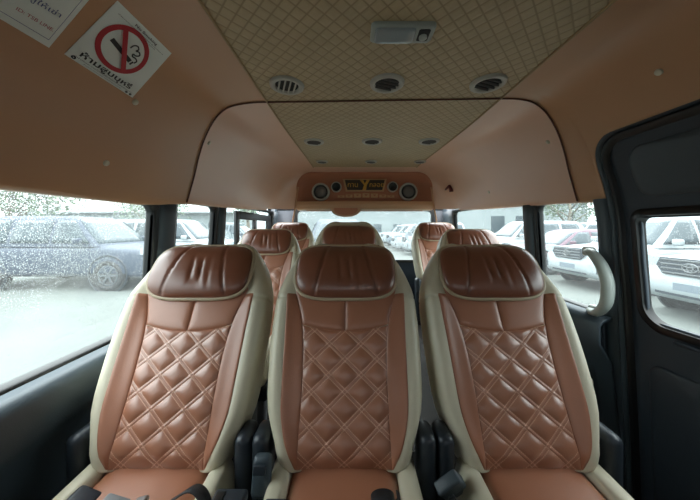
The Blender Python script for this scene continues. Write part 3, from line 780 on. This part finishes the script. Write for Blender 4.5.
def build_seat():
    root = thing('seat', None, 'seat')
    # cream shell: a closed loft
    vs = [0, .008, .03, .06, .10, .15, .2, .26, .32, .4, .48, .56, .62, .66, .676, .682, .688, .70, .73, .77, .81, .85, .88, .91, .935, .96, .98, .995, 1.008, 1.016]
    rows = []; NA = 64
    for v in vs:
        ring = []; Um = U(v); T = TH(v); dip = .0035 if abs(v-.682) < .003 else 0
        sh = 1. if v > .008 else (.93 if v == 0 else .985)
        for j in range(NA):
            a = 2*PI*j/NA; c, s = math.cos(a), math.sin(a)
            u = Um*pr(c, 2/NE)*sh
            if s >= 0: w = wf(u/sh, v) if abs(c) < .9999 else wmid(v)
            else: w = wmid(v)-T*1.15*abs(s)**(2/NE)
            if s >= 0: w = wmid(v)+(w-wmid(v))*sh
            ring.append(SP(u-math.copysign(dip, u), v, w-dip))
        rows.append(ring)
    mb = MB().grid(rows, True); mb.cap(rows[0][::-1]); mb.cap(rows[-1])
    o = mb.build('back_shell', M['cream'], root)
    def panel(name, mat, fl, fr, v0, v1, nu, nv, H=.0050, edge=.006, extra=None, parent=root, uv=False, vt=None):
        verts, faces, uvs = [], [], []
        for j in range(nv+1):
            for i in range(nu+1):
                x = i/nu; 
                vb = v0; 
                tt = j/nv
                um = 0
                v = lerp(v0, v1, tt)
                u = lerp(fl(v), fr(v), x)
                if vt: v = lerp(v0 if not callable(v0) else v0(u), vt(u), tt); u = lerp(fl(v), fr(v), x)
                du = min(abs(u-fl(v)), abs(fr(v)-u)); dv = min(tt, 1-tt)*abs((vt(u) if vt else v1)-v0)*L
                dd = min(du, dv)
                h = H*(1-math.exp(-dd/edge))+.0006
                if dd < 1e-6: h = -.0008
                if extra: h += extra(u, v*L)*(1-math.exp(-dd/.006))
                verts.append(SP(u, v, wf(u, v)+h)); uvs.append((u/TA, (v*L-.1389)/TB))
        for j in range(nv):
            for i in range(nu):
                a = j*(nu+1)+i; faces.append((a, a+1, a+nu+2, a+nu+1))
        me = new_mesh(name, verts, faces, mat, True, uvs if uv else None); return link(name, me, parent)
    q = lambda v: cinterp(QT, v); c = lambda v: cinterp(CT, v)
    vtop = lambda u: .522+.028*(u/.134)**2
    def diamonds(u, s):
        a, b = u/TA, (s-.1389)/TB; g = .0042; h = 1.; m = 9; mx = .5/16.06-g
        for p in (a+b, a-b):
            d = abs((p % 1)-.5)/16.06; m = min(m, d)
            t = max(0, d-g)/mx; h *= 1-(1-t)**2.6
        if m < g: return .0012*(1-(m/g)**2)
        return .0056*h
    panel('quilted_panel', M['quilt'], lambda v: -q(v)-.001, lambda v: q(v)+.001, .004, .55, 150, 210, H=.002, extra=diamonds, uv=True, vt=vtop)
    # upper panel in two halves, sewn at the middle
    def up(sg):
        nu, nv = 26, 26; verts, faces = [], []
        for j in range(nv+1):
            for i in range(nu+1):
                x = i/nu; u = x*q(.6); vb = vtop(u); vb -= .003; v = lerp(vb, .73, j/nv); u = lerp(-.0008, q(v)+.001, x)
                du = min(u+.0008, q(v)+.001-u); dd = min(du, (v-vb)*L)
                h = .0065*(1-math.exp(-dd/.008))+.0006
                if dd < 1e-6: h = -.0006
                verts.append(SP(sg*u, v, wf(u, v)+h))
        for j in range(nv):
            for i in range(nu):
                a = j*(nu+1)+i; f = (a, a+1, a+nu+2, a+nu+1); faces.append(f if sg > 0 else f[::-1])
        link('upper_panel', new_mesh('upper_panel', verts, faces, M['leather']), root)
    up(1); up(-1)
    panel('side_panel', M['leather'], lambda v: q(v)-.001, lambda v: c(v), .004, .70, 30, 70)
    panel('side_panel', M['leather'], lambda v: -c(v), lambda v: -q(v)+.001, .004, .70, 30, 70)
    # headrest pillow
    hw, hh, sc_ = .166, .103, .822*L
    NU = 44
    def hpos(a, k):
        c_, s_ = math.cos(a), math.sin(a); n = 3.4
        u = hw*pr(c_, 2/n)*k; s = hh*pr(s_, 2/n)*k
        e = (u/hw)**2
        s += (.014*e-.006)*k if s > 0 else (.004-.006*e)*k
        u *= 1-.03*max(0, s/hh)
        return u, s
    def hz(u, s, k):
        z = .046+.034*max(0, 1-k**3.2)**.6
        for sg in (1, -1):
            line = sg*(.086-.022*(s/hh)*1.0-.004)
            z -= .006*math.exp(-((u-line)/.0035)**2)*(k < .97)
        for x0, am, wd in ((.012, .006, .006), (-.018, .005, .007), (.040, .003, .006)):
            z -= am*math.exp(-((u-x0+.1*s)/wd)**2)*math.exp(-((s+.015)/.05)**2)
        z += .006*(abs(u)/hw)**2
        return z
    rings = []
    ks = [1-(1-i/22)**1.0 for i in range(22, -1, -1)]
    ks = [1, .995, .985, .97, .95, .925]+[.9*i/24 for i in range(24, 0, -1)]+[.004]
    NA = 120
    def HP(u, s, w):
        v = (sc_+s)/L; return SP(u, v, wmid(min(1, v))+.045*(1-.35*smooth01((v-.85)/.2))+w-.014)
    for k in ks:
        rings.append([HP(*hpos(2*PI*j/NA, k), hz(*hpos(2*PI*j/NA, k), k)) for j in range(NA)])
    back = [HP(*hpos(2*PI*j/NA, 1.0), -.012) for j in range(NA)]
    mb = MB().grid([back]+rings, True); mb.cap(rings[-1]); mb.cap(back[::-1])
    hd = mb.build('headrest', M['head'], root)
    pp = [HP(*hpos(2*PI*j/NA, 1.015), .046) for j in range(NA)]
    ring = MB(); 
    rr = []
    for j in range(NA):
        t = (pp[(j+1) % NA]-pp[j-1]).normalized(); a = EW; b = t.cross(a).normalized()
        rr.append([pp[j]+a*(.0065*math.cos(x))+b*(.0065*math.sin(x)) for x in [2*PI*i/8 for i in range(8)]])
    rr.append(rr[0]); ring.grid(rr, True).build('piping', M['piping'], hd)
    # cushion
    def cush(name, mat, u0, u1, top, rnd, par=root):
        rows = []
        for k in range(17):
            y = lerp(.02, -.46, k/16); z = top+.02*math.sin(PI*k/16)*0-.015*(k/16)+.0*(1-k/16)
            fr = 1 if k < 14 else 1-.5*((k-13)/3)**2
            ring = []
            for j in range(24):
                a = 2*PI*j/24; cu, su = math.cos(a), math.sin(a)
                ring.append(Vector((lerp(u0, u1, .5)+(u1-u0)/2*pr(cu, 2/rnd), y, z-.07+.07*fr*pr(su, 2/rnd))))
            rows.append(ring)
        mb = MB().grid(rows, True); mb.cap(rows[0][::-1]); mb.cap(rows[-1]); return mb.build(name, mat, par)
    cush('cushion', M['leather'], -.142, .142, .012, 5)
    cush('cushion_bolster', M['cream'], .136, .192, .020, 3.4); cush('cushion_bolster', M['cream'], -.192, -.136, .022, 3.4)
    # black side arms, folded up beside the back
    for sg in (1, -1):
        mb = MB(); R_ = Matrix.Rotation(-.474, 4, 'X')
        mb.box((0, 0, 0), (.046, .085, .36), bev=.020).xf(Matrix.Translation((sg*.222, .030, -.088)))
        ar = mb.build('side_arm', M['black'], root)
        MB().lathe([(.0001, .0), (.022, .0), (.026, .006), (.026, .012)], 20).xf(Matrix.Translation((sg*.244, .03, -.08)) @ Matrix.Rotation(-sg*PI/2, 4, 'Y')).build('pivot_cap', M['rubber'], ar)
    # base
    MB().box((0, -.20, -.165), (.40, .44, .06), bev=.015).build('seat_pan', M['black'], root)
    for sg in (1, -1):
        for y in (-.36, -.02): MB().box((sg*.16, y, -.325), (.035, .05, .27), bev=.006).build('leg', M['steel'], root)
        MB().box((sg*.16, -.19, -.45), (.05, .46, .02), bev=.005).build('floor_rail', M['steel'], root)
    return root
seat0 = build_seat()
HZ = -.640                                                   # hinge height below the eye
GS = 'brown and cream quilted seats'
def put_seat(first, x, y, z, label, tilt=0., sc=1., rz=0.):
    o = seat0 if first else dup(seat0)
    o.location = (x, y, z); o['label'] = label; o['group'] = GS
    o.rotation_euler = (tilt, 0, rz); o.scale = (sc, sc, sc)
    return o
put_seat(True, -.018, .70, HZ, 'middle seat of the front row, matt brown quilted back with cream edges')
put_seat(False, -.508, .70, HZ, 'front-row seat beside the long rainy window, its quilting shining pale')
put_seat(False, .474, .70, HZ, 'front-row seat beside the sliding door, dark glossy headrest')
put_seat(False, -.575, 1.60, HZ+.055, 'second-row seat seen between the window seat and the middle front seat')
o_mid = put_seat(False, -.012, 1.53, HZ+.095, 'second-row seat directly behind the middle front seat, only its top showing', sc=1.02)
for ch in o_mid.children:
    if ch.name.startswith('headrest'): ch.location = ES*-.032+EW*.006
put_seat(False, .805, 1.55, HZ+.055, 'second-row seat across the aisle, behind the front seat by the sliding door')
put_seat(False, -.57, 2.26, HZ+.115, 'third-row seat in the rear corner below the console on the long-window side', sc=1.0)
put_seat(False, .80, 2.26, HZ+.115, 'third-row seat in the rear corner across the aisle, showing some quilting', sc=1.0)
o = MB().box((.12, 2.05, FLOOR+.025), (1.9, 1.62, .055)).build('trim_16', M['floor'], smooth=False); tag(o, 'low floor step under the rear seats', 'floor step', kind='structure')

# ------------------------------------------------------------------ belts
def spline(pts, n):
    pts = [Vector(p) for p in pts]; m = len(pts)-1
    return [Vector([cinterp([(j, q[k]) for j, q in enumerate(pts)], i/n*m) for k in range(3)]) for i in range(n+1)]
def ribbon(pts, w, th, side):
    """flat webbing: thin band along pts whose width lies along side"""
    s = Vector(side).normalized(); rows = []
    for i, p in enumerate(pts):
        t = (pts[min(i+1, len(pts)-1)]-pts[max(i-1, 0)]).normalized(); b = (s-t*s.dot(t)).normalized(); n_ = t.cross(b)
        rows.append([p+b*w/2+n_*th/2, p-b*w/2+n_*th/2, p-b*w/2-n_*th/2, p+b*w/2-n_*th/2])
    mb = MB().grid(rows, True); mb.cap(rows[0][::-1]); mb.cap(rows[-1]); return mb
ZS = HZ+.015                                                  # top of the cushions
def bx(c, d, mat=None, bev=.006): return MB().box(c, d, mat=mat, bev=bev)
def P3(px, y, z): return Vector(((px-CX)/F*y, y, z))
t = thing('lap_belt', 'black lap belt looping up over the cushion of the seat beside the rainy window', 'seat belt', P3(170, .60, ZS), group='lap belts on the front-row seats')
def loc(t, p): return Vector(p)-t.location
pts = [P3(98, .585, ZS+.008), P3(125, .575, ZS+.012), P3(150, .57, ZS+.014), P3(172, .575, ZS+.034), P3(192, .585, ZS+.050), P3(203, .58, ZS+.040), P3(209, .565, ZS+.014), P3(213, .55, ZS+.004), P3(214, .50, ZS+.004)]
ribbon(spline([loc(t, p) for p in pts], 40), .042, .003, (0, 1, -.5)).build('strap', M['web'], t)
bx(loc(t, P3(113, .572, ZS+.022)), (.055, .035, .022), Matrix.Rotation(.3, 4, 'Y')).build('adjuster', M['grey_web'], t)
bx(loc(t, P3(137, .570, ZS+.026)), (.03, .04, .012), Matrix.Rotation(-.3, 4, 'Y')).build('tongue', M['steel'], t)
t = thing('belt_buckle', 'black belt buckle at the outer corner of the seat beside the rainy window', 'belt buckle', P3(76, .60, ZS-.012), group='black belt buckles')
bx((0, 0, 0), (.06, .075, .035), Matrix.Rotation(.4, 4, 'Y'), .01).build('housing', M['black'], t)
bx((.012, -.02, .020), (.02, .022, .008), None, .002).build('button', M['rubber'], t)
t = thing('belt_buckle', 'upright grey-black buckle stalk between the window seat and the middle seat', 'belt buckle', P3(262, .66, HZ-.02), group='black belt buckles')
ST = Matrix.Rotation(-.25, 4, 'X')
bx((0, 0, .045), (.046, .03, .09), ST, .012).build('housing', M['trim'], t); bx((0, -.019, .074), (.03, .008, .02), ST, .002).build('button', M['black'], t); bx((0, .02, -.02), (.03, .012, .06), None, .004).build('stalk', M['black'], t)
t = thing('belt_buckle', 'flat black buckle lying at the inner corner of the window seat', 'belt buckle', P3(228, .59, ZS+.012), group='black belt buckles')
bx((0, 0, 0), (.075, .05, .025), None, .008).build('housing', M['black'], t); bx((-.02, -.002, .013), (.02, .03, .006), None, .002).build('button', M['rubber'], t)
t = thing('belt_buckle', 'flat black buckle below the upright stalk, at the edge of the middle seat', 'belt buckle', P3(274, .58, ZS+.006), group='black belt buckles')
bx((0, 0, 0), (.05, .04, .02), None, .006).build('housing', M['black'], t); bx((0, -.005, .010), (.03, .02, .006), None, .002).build('button', M['rubber'], t)
t = thing('belt_buckle', 'small black buckle tip on the brown cushion of the middle seat', 'belt buckle', P3(304, .575, ZS+.006), group='black belt buckles')
bx((0, 0, 0), (.034, .04, .018), None, .006).build('housing', M['black'], t); bx((0, -.006, .009), (.02, .02, .005), None, .002).build('button', M['rubber'], t)
t = thing('lap_belt', 'black rolled-up lap belt bulging at the inner edge of the middle seat', 'seat belt', P3(385, .575, ZS+.022), group='lap belts on the front-row seats')
sp = []
for i in range(60):
    a = i/59*4.2*PI; r = .008+.020*i/59; sp.append(Vector((1.25*r*math.cos(a), 0, .75*r*math.sin(a))))
ribbon(sp, .045, .003, (0, 1, 0)).build('strap', M['web'], t)
bx((.03, .0, -.012), (.03, .04, .012), Matrix.Rotation(.3, 4, 'Y'), .004).build('tongue', M['black'], t)
t = thing('belt_buckle', 'tilted square black buckle in the gap beside the sliding-door seat', 'belt buckle', P3(450, .64, ZS+.005), group='black belt buckles')
RT = Matrix.Rotation(-.62, 4, 'Y') @ Matrix.Rotation(.5, 4, 'X')
bx((0, 0, 0), (.062, .028, .055), RT, .006).build('housing', M['trim'], t); bx(RT @ Vector((-.012, -.016, -.012)), (.014, .006, .014), RT, .002).build('button', M['black'], t); bx(RT @ Vector((0, .0, -.05)), (.03, .01, .06), RT, .003).build('stalk', M['black'], t)

# ------------------------------------------------------------------ outside
o = MB().add([(-70, -30, GROUND), (70, -30, GROUND), (70, 90, GROUND), (-70, 90, GROUND)], [(0, 1, 2, 3)]).build('ground', M['tarmac'], smooth=False)
tag(o, 'wet pale concrete car park outside the windows', 'ground', kind='structure')
def make_car(style, paint, name):
    """x forward, z up from the ground, length along x"""
    root = thing(name, None, 'car')
    p = M['paint_'+paint]
    sed = style == 'sedan'; pick = style == 'pickup'
    zb = .93 if sed else 1.10; roof = 1.46 if sed else 1.82; zl = .22 if sed else .30
    hk_ = zb-.02
    st_ = [(2.42, .60, zl+.16, zb*.62), (2.38, .78, zl+.05, zb*.74), (2.25, .89, zl, zb*.88), (2.0, .925, zl-.02, zb*.93), (1.5, .93, zl, zb*.98), (1.0, .93, zl, zb), (0, .935, zl, zb), (-1.2, .935, zl, zb), (-2.0, .925, zl+.02, zb), (-2.3, .90, zl+.06, zb*.98), (-2.40, .80, zl+.14, zb*.86)]
    rows = []
    for i in range(41):
        x = lerp(2.42, -2.40, i/40); tab = [(-s[0],)+s[1:] for s in st_]
        hw = interp([(a[0], a[1]) for a in tab], -x); z0 = interp([(a[0], a[2]) for a in tab], -x); z1 = interp([(a[0], a[3]) for a in tab], -x)
        ring = []
        for j in range(28):
            a = 2*PI*j/28; n = 6.
            ring.append(Vector((x, hw*pr(math.cos(a), 2/n)*(1-.03*math.sin(a)), (z0+z1)/2+(z1-z0)/2*pr(math.sin(a), 2/n))))
        rows.append(ring)
    mb = MB().grid(rows, True); mb.cap(rows[0][::-1]); mb.cap(rows[-1]); mb.build('body', p, root, angle=55)
    # cabin
    if sed: xb0, xt0, xt1, xb1 = 1.15, .25, -1.0, -1.95
    elif pick: xb0, xt0, xt1, xb1 = 1.15, .30, -.75, -.95
    else: xb0, xt0, xt1, xb1 = 1.15, .35, -1.95, -2.32
    hb, ht = .87, .66
    rows = []
    for k in range(9):
        t = k/8; zz = lerp(zb-.04, roof, t); b = lerp(hb, ht, t**1.4)
        x0, x1 = lerp(xb0, xt0, t), lerp(xb1, xt1, t**1.6)
        if k == 8: x0 -= .10; x1 += .06; b -= .05
        rows.append([Vector((x, y, zz)) for x, y in rrect(x1, x0, -b, b, .16, 5)])
    mb = MB().grid(rows, True)
    top = rows[-1]; c = sum(top, Vector())/len(top); mb.grid([top, [lerp(c, q_, .5)+Vector((0, 0, .02)) for q_ in top], [lerp(c, q_, .02)+Vector((0, 0, .028)) for q_ in top]], True)
    mb.build('cabin', p, root, angle=60)
    H = roof-zb
    def sy(t): return lerp(hb, ht, t**1.4)
    def side_win(xa, xb, xta, xtb, sg):
        n = 6; r = []
        for k in range(n+1):
            t = lerp(.12, .86, k/n); zz = lerp(zb-.04, roof, t); y = sg*(sy(t)+.008)
            f = k/n; r.append([Vector((lerp(lerp(xa, xta, f), lerp(xb, xtb, f), u/4), y, zz)) for u in range(5)])
        o_ = MB().grid(r).build('side_window', M['carglass'], root); md_ = o_.modifiers.new('thick', 'SOLIDIFY'); md_.thickness = .008
    for sg in (1, -1):
        if sed: side_win(.92, .02, .36, .02, sg); side_win(-.06, -1.35, -.06, -.95, sg)
        elif pick: side_win(.95, .12, .42, .12, sg); side_win(.04, -.72, .04, -.66, sg)
        else: side_win(.95, .02, .46, .02, sg); side_win(-.06, -1.0, -.06, -.98, sg); side_win(-1.10, -1.98, -1.10, -1.80, sg)
    def screen(nm, xa, xb, s):
        r = []
        for k in range(7):
            t = lerp(.10, .90, k/6); x = lerp(xa, xb, t if s > 0 else t**1.6)+s*.008; zz = lerp(zb-.04, roof, t); b = sy(t)-.11
            r.append([Vector((x, lerp(-b, b, u/6), zz)) for u in range(7)])
        o_ = MB().grid(r).build(nm, M['carglass'], root); md_ = o_.modifiers.new('thick', 'SOLIDIFY'); md_.thickness = .012
    screen('windscreen', xb0, xt0, 1); screen('rear_window', xb1, xt1, -1)
    if pick:
        MB().box((-1.65, 0, zb+.0), (1.25, 1.5, .02)).build('bed_cover', M['black'], root)
    # wheels
    for x in (1.45, -1.45):
        for sg in (1, -1):
            RW_ = Matrix.Translation((x, sg*.80, .37)) @ Matrix.Rotation(-sg*PI/2, 4, 'X')
            MB().lathe([(.44, .12), (.455, .138), (.47, .140), (.47, .10)], 32).xf(Matrix.Translation((x, sg*.80, .40)) @ Matrix.Rotation(-sg*PI/2, 4, 'X')).build('wheel_arch', M['black'] if style != 'sedan' else p, root)
            MB().lathe([(.0001, .118), (.44, .118), (.44, .139)], 32).xf(Matrix.Translation((x, sg*.80, .40)) @ Matrix.Rotation(-sg*PI/2, 4, 'X')).build('arch_liner', M['tyre'], root)
            wh = MB().lathe([(.25, -.10), (.34, -.11), (.37, -.08), (.37, .10), (.35, .143), (.26, .145), (.25, .12)], 32).xf(RW_).build('wheel', M['tyre'], root)
            mb = MB().lathe([(.25, .12), (.24, .135), (.22, .125)], 32); mb.lathe([(.0001, .13), (.06, .135), (.07, .12)], 16)
            for k in range(6):
                mb.box((.135, 0, .125), (.20, .05, .02), bev=.004).xf(Matrix.Rotation(PI/3, 4, 'Z'))
            mb.xf(RW_).build('rim', M['alloy'], wh)
    # front
    fx = 2.40
    def face(poly, x, h, nm, mat, ang=40, par=root):
        RR = Matrix.Translation((x, 0, 0)) @ Matrix(((0, 0, 1, 0), (1, 0, 0, 0), (0, 1, 0, 0), (0, 0, 0, 1)))
        return MB().prism(poly, h, RR).build(nm, mat, par, angle=ang)
    g0, g1 = zb*.68, zb*.93
    gr = face([(-.42, g1), (.42, g1), (.48, lerp(g0, g1, .5)), (.38, g0), (-.38, g0), (-.48, lerp(g0, g1, .5))], fx-.03, .10, 'grille', M['black'])
    mbs = MB()
    for k in range(4): mbs.box((fx+.025, 0, lerp(g0+.03, g1-.03, k/3)), (.02, .80, .022), bev=.004)
    mbs.build('grille_bars', M['chrome'], gr)
    em_ = MB()
    def ell(a, b, cz): em_.tube([Vector((fx+.04, a*math.cos(2*PI*i/24), (g0+g1)/2+cz+b*math.sin(2*PI*i/24))) for i in range(25)], .009, 6)
    ell(.10, .068, 0); ell(.036, .066, 0); ell(.075, .026, .034)
    em_.build('emblem', M['chrome'], gr)
    for sg in (1, -1):
        face([(sg*.50, g1), (sg*.86, g1+.03), (sg*.88, lerp(g0, g1, .45)), (sg*.56, lerp(g0, g1, .3))], 2.25, .14, 'headlight', M['lamp'])
        face([(sg*.56, zl+.14), (sg*.80, zl+.16), (sg*.84, zl+.32), (sg*.72, zl+.27), (sg*.60, zl+.20)], 2.31, .08, 'fog_lamp_surround', M['black'])
        MB().lathe([(.0001, .05), (.04, .048), (.05, .03), (.05, .0)], 16).xf(Matrix.Translation((2.32, sg*.68, zl+.20)) @ Matrix.Rotation(PI/2, 4, 'Y')).build('fog_lamp', M['lamp'], root)
        MB().box((.78, sg*1.0, zb+.10), (.12, .18, .15), bev=.04).build('mirror', p, root)
        face([(sg*.62, zb*.62), (sg*.90, zb*.62), (sg*.90, zb*.88), (sg*.66, zb*.88)], -2.30, .14, 'tail_lamp', M['tail'])
    face([(-.52, zl+.10), (.52, zl+.10), (.50, zl+.28), (-.50, zl+.28)], fx-.04, .08, 'lower_intake', M['black'])
    face([(-.24, zl+.20), (.24, zl+.20), (.24, zl+.32), (-.24, zl+.32)], fx+.012, .02, 'number_plate', M['paint_silver'])
    return root
protos = {}
CARS = [
    # style, paint, x, y, heading (deg, 0 = +x), label
    ('suv', 'slate', -7.3, 7.3, 0, 'blue-grey car parked side-on outside the long rainy window'),
    ('suv', 'white', -6.4, 9.9, 0, 'white car outside the narrow side window between two pillars'),
    ('sedan', 'white', -6.6, 12.8, 0, 'pale car beyond the white one, seen through the rear side window with the sliding frame'),
    ('pickup', 'silver', -7.0, 15.8, 0, 'silver pickup parked far along the row on the long-window side'),
    ('suv', 'white', 7.75, 4.15, 180, 'white car with a chrome-barred grille filling the sliding-door window'),
    ('pickup', 'white', 8.0, 6.85, 180, 'white pickup facing the van outside the window behind the sliding door'),
    ('sedan', 'maroon', 7.9, 9.5, 180, 'dull maroon car next to the white pickup'),
    ('suv', 'white', 8.0, 12.2, 180, 'white car next to the maroon car in the parked row'),
    ('pickup', 'white', 5.4, 15.2, 180, 'white pickup next after the white car beyond the maroon one'),
    ('sedan', 'white', 5.2, 17.9, 180, 'white sedan in the row seen through the rear window, nearest to the van'),
    ('suv', 'silver', 5.2, 20.6, 180, 'silver car between white ones in the row seen through the rear window'),
    ('pickup', 'white', 5.1, 23.4, 180, 'white pickup in the row seen through the rear window, before the last car'),
    ('suv', 'white', 5.0, 26.4, 180, 'last white car in the row seen through the rear window'),
    ('suv', 'dgrey', 13.4, 9.1, 180, 'dark grey car parked behind the white pickup'),
    ('sedan', 'white', 13.6, 12.0, 180, 'white sedan in the back row behind the maroon car'),
    ('suv', 'white', 13.5, 5.9, 180, 'white car in the back row beside the dark grey one'),
    ('suv', 'white', 13.5, 15.2, 180, 'white car in the back row beyond the white sedan'),
    ('suv', 'graphite', -.45, 9.2, 270, 'dark grey car standing right behind the van, seen through the rear window'),
]
for (sty, pt, x, y, hd, lb) in CARS:
    key = (sty, pt); nm = 'pickup_truck' if sty == 'pickup' else ('sedan_car' if sty == 'sedan' else 'parked_car')
    if key in protos: c = dup(protos[key])
    else: c = make_car(sty, pt, nm); protos[key] = c
    c.location = (x, y, GROUND); c.rotation_euler = (0, 0, math.radians(hd)); tag(c, lb, 'car', 'cars parked outside')
# trees
def make_tree(h, seed):
    rnd = random.Random(seed); root = thing('tree', None, 'tree')
    tips = []; mb = MB()
    trunk = [Vector((.1*math.sin(i*.9+seed), .1*math.cos(i*1.3), h*.55*i/6)) for i in range(7)]
    mb.tube(trunk, [.16-.012*i for i in range(7)], 8).build('trunk', M['bark'], root)
    for k in range(9):
        a = k*2.4+seed; s = trunk[3+k % 4]; le = h*(.28+.12*rnd.random())
        e = s+Vector((math.cos(a)*le*.8, math.sin(a)*le*.8, le*(.5+.4*rnd.random())))
        md_ = lerp(s, e, .5)+Vector((rnd.uniform(-.2, .2), rnd.uniform(-.2, .2), .15))
        MB().tube([s, md_, e], [.06, .04, .015], 6).build('branch', M['bark'], root); tips += [e, md_, lerp(md_, e, .5)]
    v, f = [], []
    for i in range(2600):
        c = rnd.choice(tips)+Vector((rnd.gauss(0, .45), rnd.gauss(0, .45), rnd.gauss(.1, .38)))
        a = Vector((rnd.uniform(-1, 1), rnd.uniform(-1, 1), rnd.uniform(-1, 1))).normalized(); b = a.orthogonal().normalized(); s = rnd.uniform(.06, .12)
        k = len(v); v += [c+a*s, c+b*s*.5, c-a*s, c-b*s*.5]; f.append((k, k+1, k+2, k+3))
    o_ = link('foliage', new_mesh('foliage', v, f, M['leaf'], False), root); o_['kind'] = 'stuff'
    return root
T1, T2 = make_tree(5.5, 1), make_tree(6.5, 5)
used = set()
for (pt, x, y, r, s, lb) in ((T1, -13.5, 10.5, 0, 1., 'bare-branched tree behind the blue-grey car'), (T2, -11.0, 14.5, 1, .9, 'leafy tree behind the white car on the long-window side'),
                       (T1, -15, 20, 2, 1.3, 'taller tree in front of the pale building'), (T2, -8.5, 22, 3, 1.1, 'tree past the end of the row on the long-window side'),
                       (T2, 15.3, 18.6, 4, .95, 'green tree behind the back row of cars beside the grey shed'), (T1, -22, 16, 1.5, 1.2, 'tree at the far edge of the long window')):
    c = dup(pt) if pt.name in used else pt; used.add(pt.name)
    c.location = (x, y, GROUND); c.rotation_euler = (0, 0, r); c.scale = (s, s, s); tag(c, lb, 'tree', 'trees around the car park')
# buildings
def building(name, x0, x1, y0, y1, h, label, doors, gable=False):
    b = thing(name, label, 'building', ((x0+x1)/2, (y0+y1)/2, GROUND)); w, l = x1-x0, y1-y0
    MB().box((0, 0, h/2), (w, l, h)).build('building_wall', M['bwall'], b, smooth=False)
    MB().prism([(-l/2-.5, h), (0, h+.9), (l/2+.5, h), (l/2+.5, h+.12), (0, h+1.02), (-l/2-.5, h+.12)], w+1., Matrix(((0, 0, 1, 0), (1, 0, 0, 0), (0, 1, 0, 0), (0, 0, 0, 1)))).build('roof', M['roof'], b, smooth=False)
    for (u, face_, z, dw, dh, kind_) in doors:
        m = M['bblue'] if kind_ else M['carglass']
        if face_ == 'y': MB().box((u, -l/2-.02, z), (dw, .06, dh)).build('door' if kind_ else 'window', m, b, smooth=False)
        else: MB().box((face_*w/2, u, z), (.06, dw, dh)).build('door' if kind_ else 'window', m, b, smooth=False)
    return b
building('low_building', -34, -12, 27, 33, 3.0, 'long pale low building with blue doors beyond the trees', [(-9+3*i, 'y', 1.2 if i % 2 else 1.6, 1.0, 2.2 if i % 2 else 1.0, i % 2) for i in range(7)])
building('rear_building', -10, 14, 40, 46, 4.6, 'pale building across the car park straight behind the rear window', [(-10+3*i, 'y', 1.5, 1.2, 1.2, 0) for i in range(7)])
building('storage_building', 14, 25, 28, 36, 4.3, 'tall pale building beyond the parked rows on the sliding-door side', [(-4+2.6*i, 'y', 1.5, 1.4, 2.6, 0) for i in range(2)])
# open shed
sh = thing('open_shed', 'grey sheet-roofed open shed behind the cars on the sliding-door side', 'shed', (24.2, 14, GROUND))
MB().prism([(-4.5, 3.0), (4.0, 4.0), (4.0, 4.12), (-4.5, 3.12)], 22, Matrix(((1, 0, 0, 0), (0, 0, 1, 0), (0, 1, 0, 0), (0, 0, 0, 1)))).build('roof', M['roof'], sh, smooth=False)
for i in range(5): MB().box((-4.2, -10+5*i, 1.5), (.14, .14, 3.0)).build('post', M['roof'], sh, smooth=False); MB().box((3.8, -10+5*i, 2.0), (.14, .14, 4.0)).build('post', M['roof'], sh, smooth=False)
MB().box((4.0, 0, 1.9), (.1, 22, 3.8)).build('back_wall', M['bwall'], sh, smooth=False)

# ------------------------------------------------------------------ move everything from eye-relative to ground level
for o in list(SC.objects):
    if o.parent is None: o.location.z += EYE

# ------------------------------------------------------------------ light
w = bpy.data.worlds.new('overcast_sky'); SC.world = w; w.use_nodes = True
nt = w.node_tree; nt.nodes.clear()
ou = nt.nodes.new('ShaderNodeOutputWorld'); bg = nt.nodes.new('ShaderNodeBackground'); tc = nt.nodes.new('ShaderNodeTexCoord'); sp = nt.nodes.new('ShaderNodeSeparateXYZ'); rp = nt.nodes.new('ShaderNodeValToRGB')
nt.links.new(tc.outputs['Generated'], sp.inputs[0]); nt.links.new(sp.outputs['Z'], rp.inputs[0]); nt.links.new(rp.outputs[0], bg.inputs[0]); nt.links.new(bg.outputs[0], ou.inputs[0])
rp.color_ramp.elements[0].position = 0.; rp.color_ramp.elements[0].color = (.27, .305, .31, 1)
rp.color_ramp.elements[1].position = .8; rp.color_ramp.elements[1].color = (1.0, 1.0, 1.0, 1)
bg.inputs[1].default_value = 2.9

# ------------------------------------------------------------------ camera
cd = bpy.data.cameras.new('camera'); cam = bpy.data.objects.new('camera', cd); COL.objects.link(cam)
cam.location = (0, 0, EYE); cam.rotation_euler = (PI/2, 0, 0)
cd.sensor_width = 36; cd.lens = F/700*36; cd.shift_x = (350-CX)/700; cd.shift_y = (CY-250)/700
cd.clip_start = .02; cd.clip_end = 300
SC.camera = cam
SC.view_settings.view_transform = 'Standard'; SC.view_settings.look = 'None'; SC.view_settings.gamma = 1; SC.view_settings.use_curve_mapping = False
SC.view_settings.exposure = 1.72
SC.cycles.use_denoising = True
SC.cycles.max_bounces = 10; SC.cycles.diffuse_bounces = 5; SC.cycles.transparent_max_bounces = 12
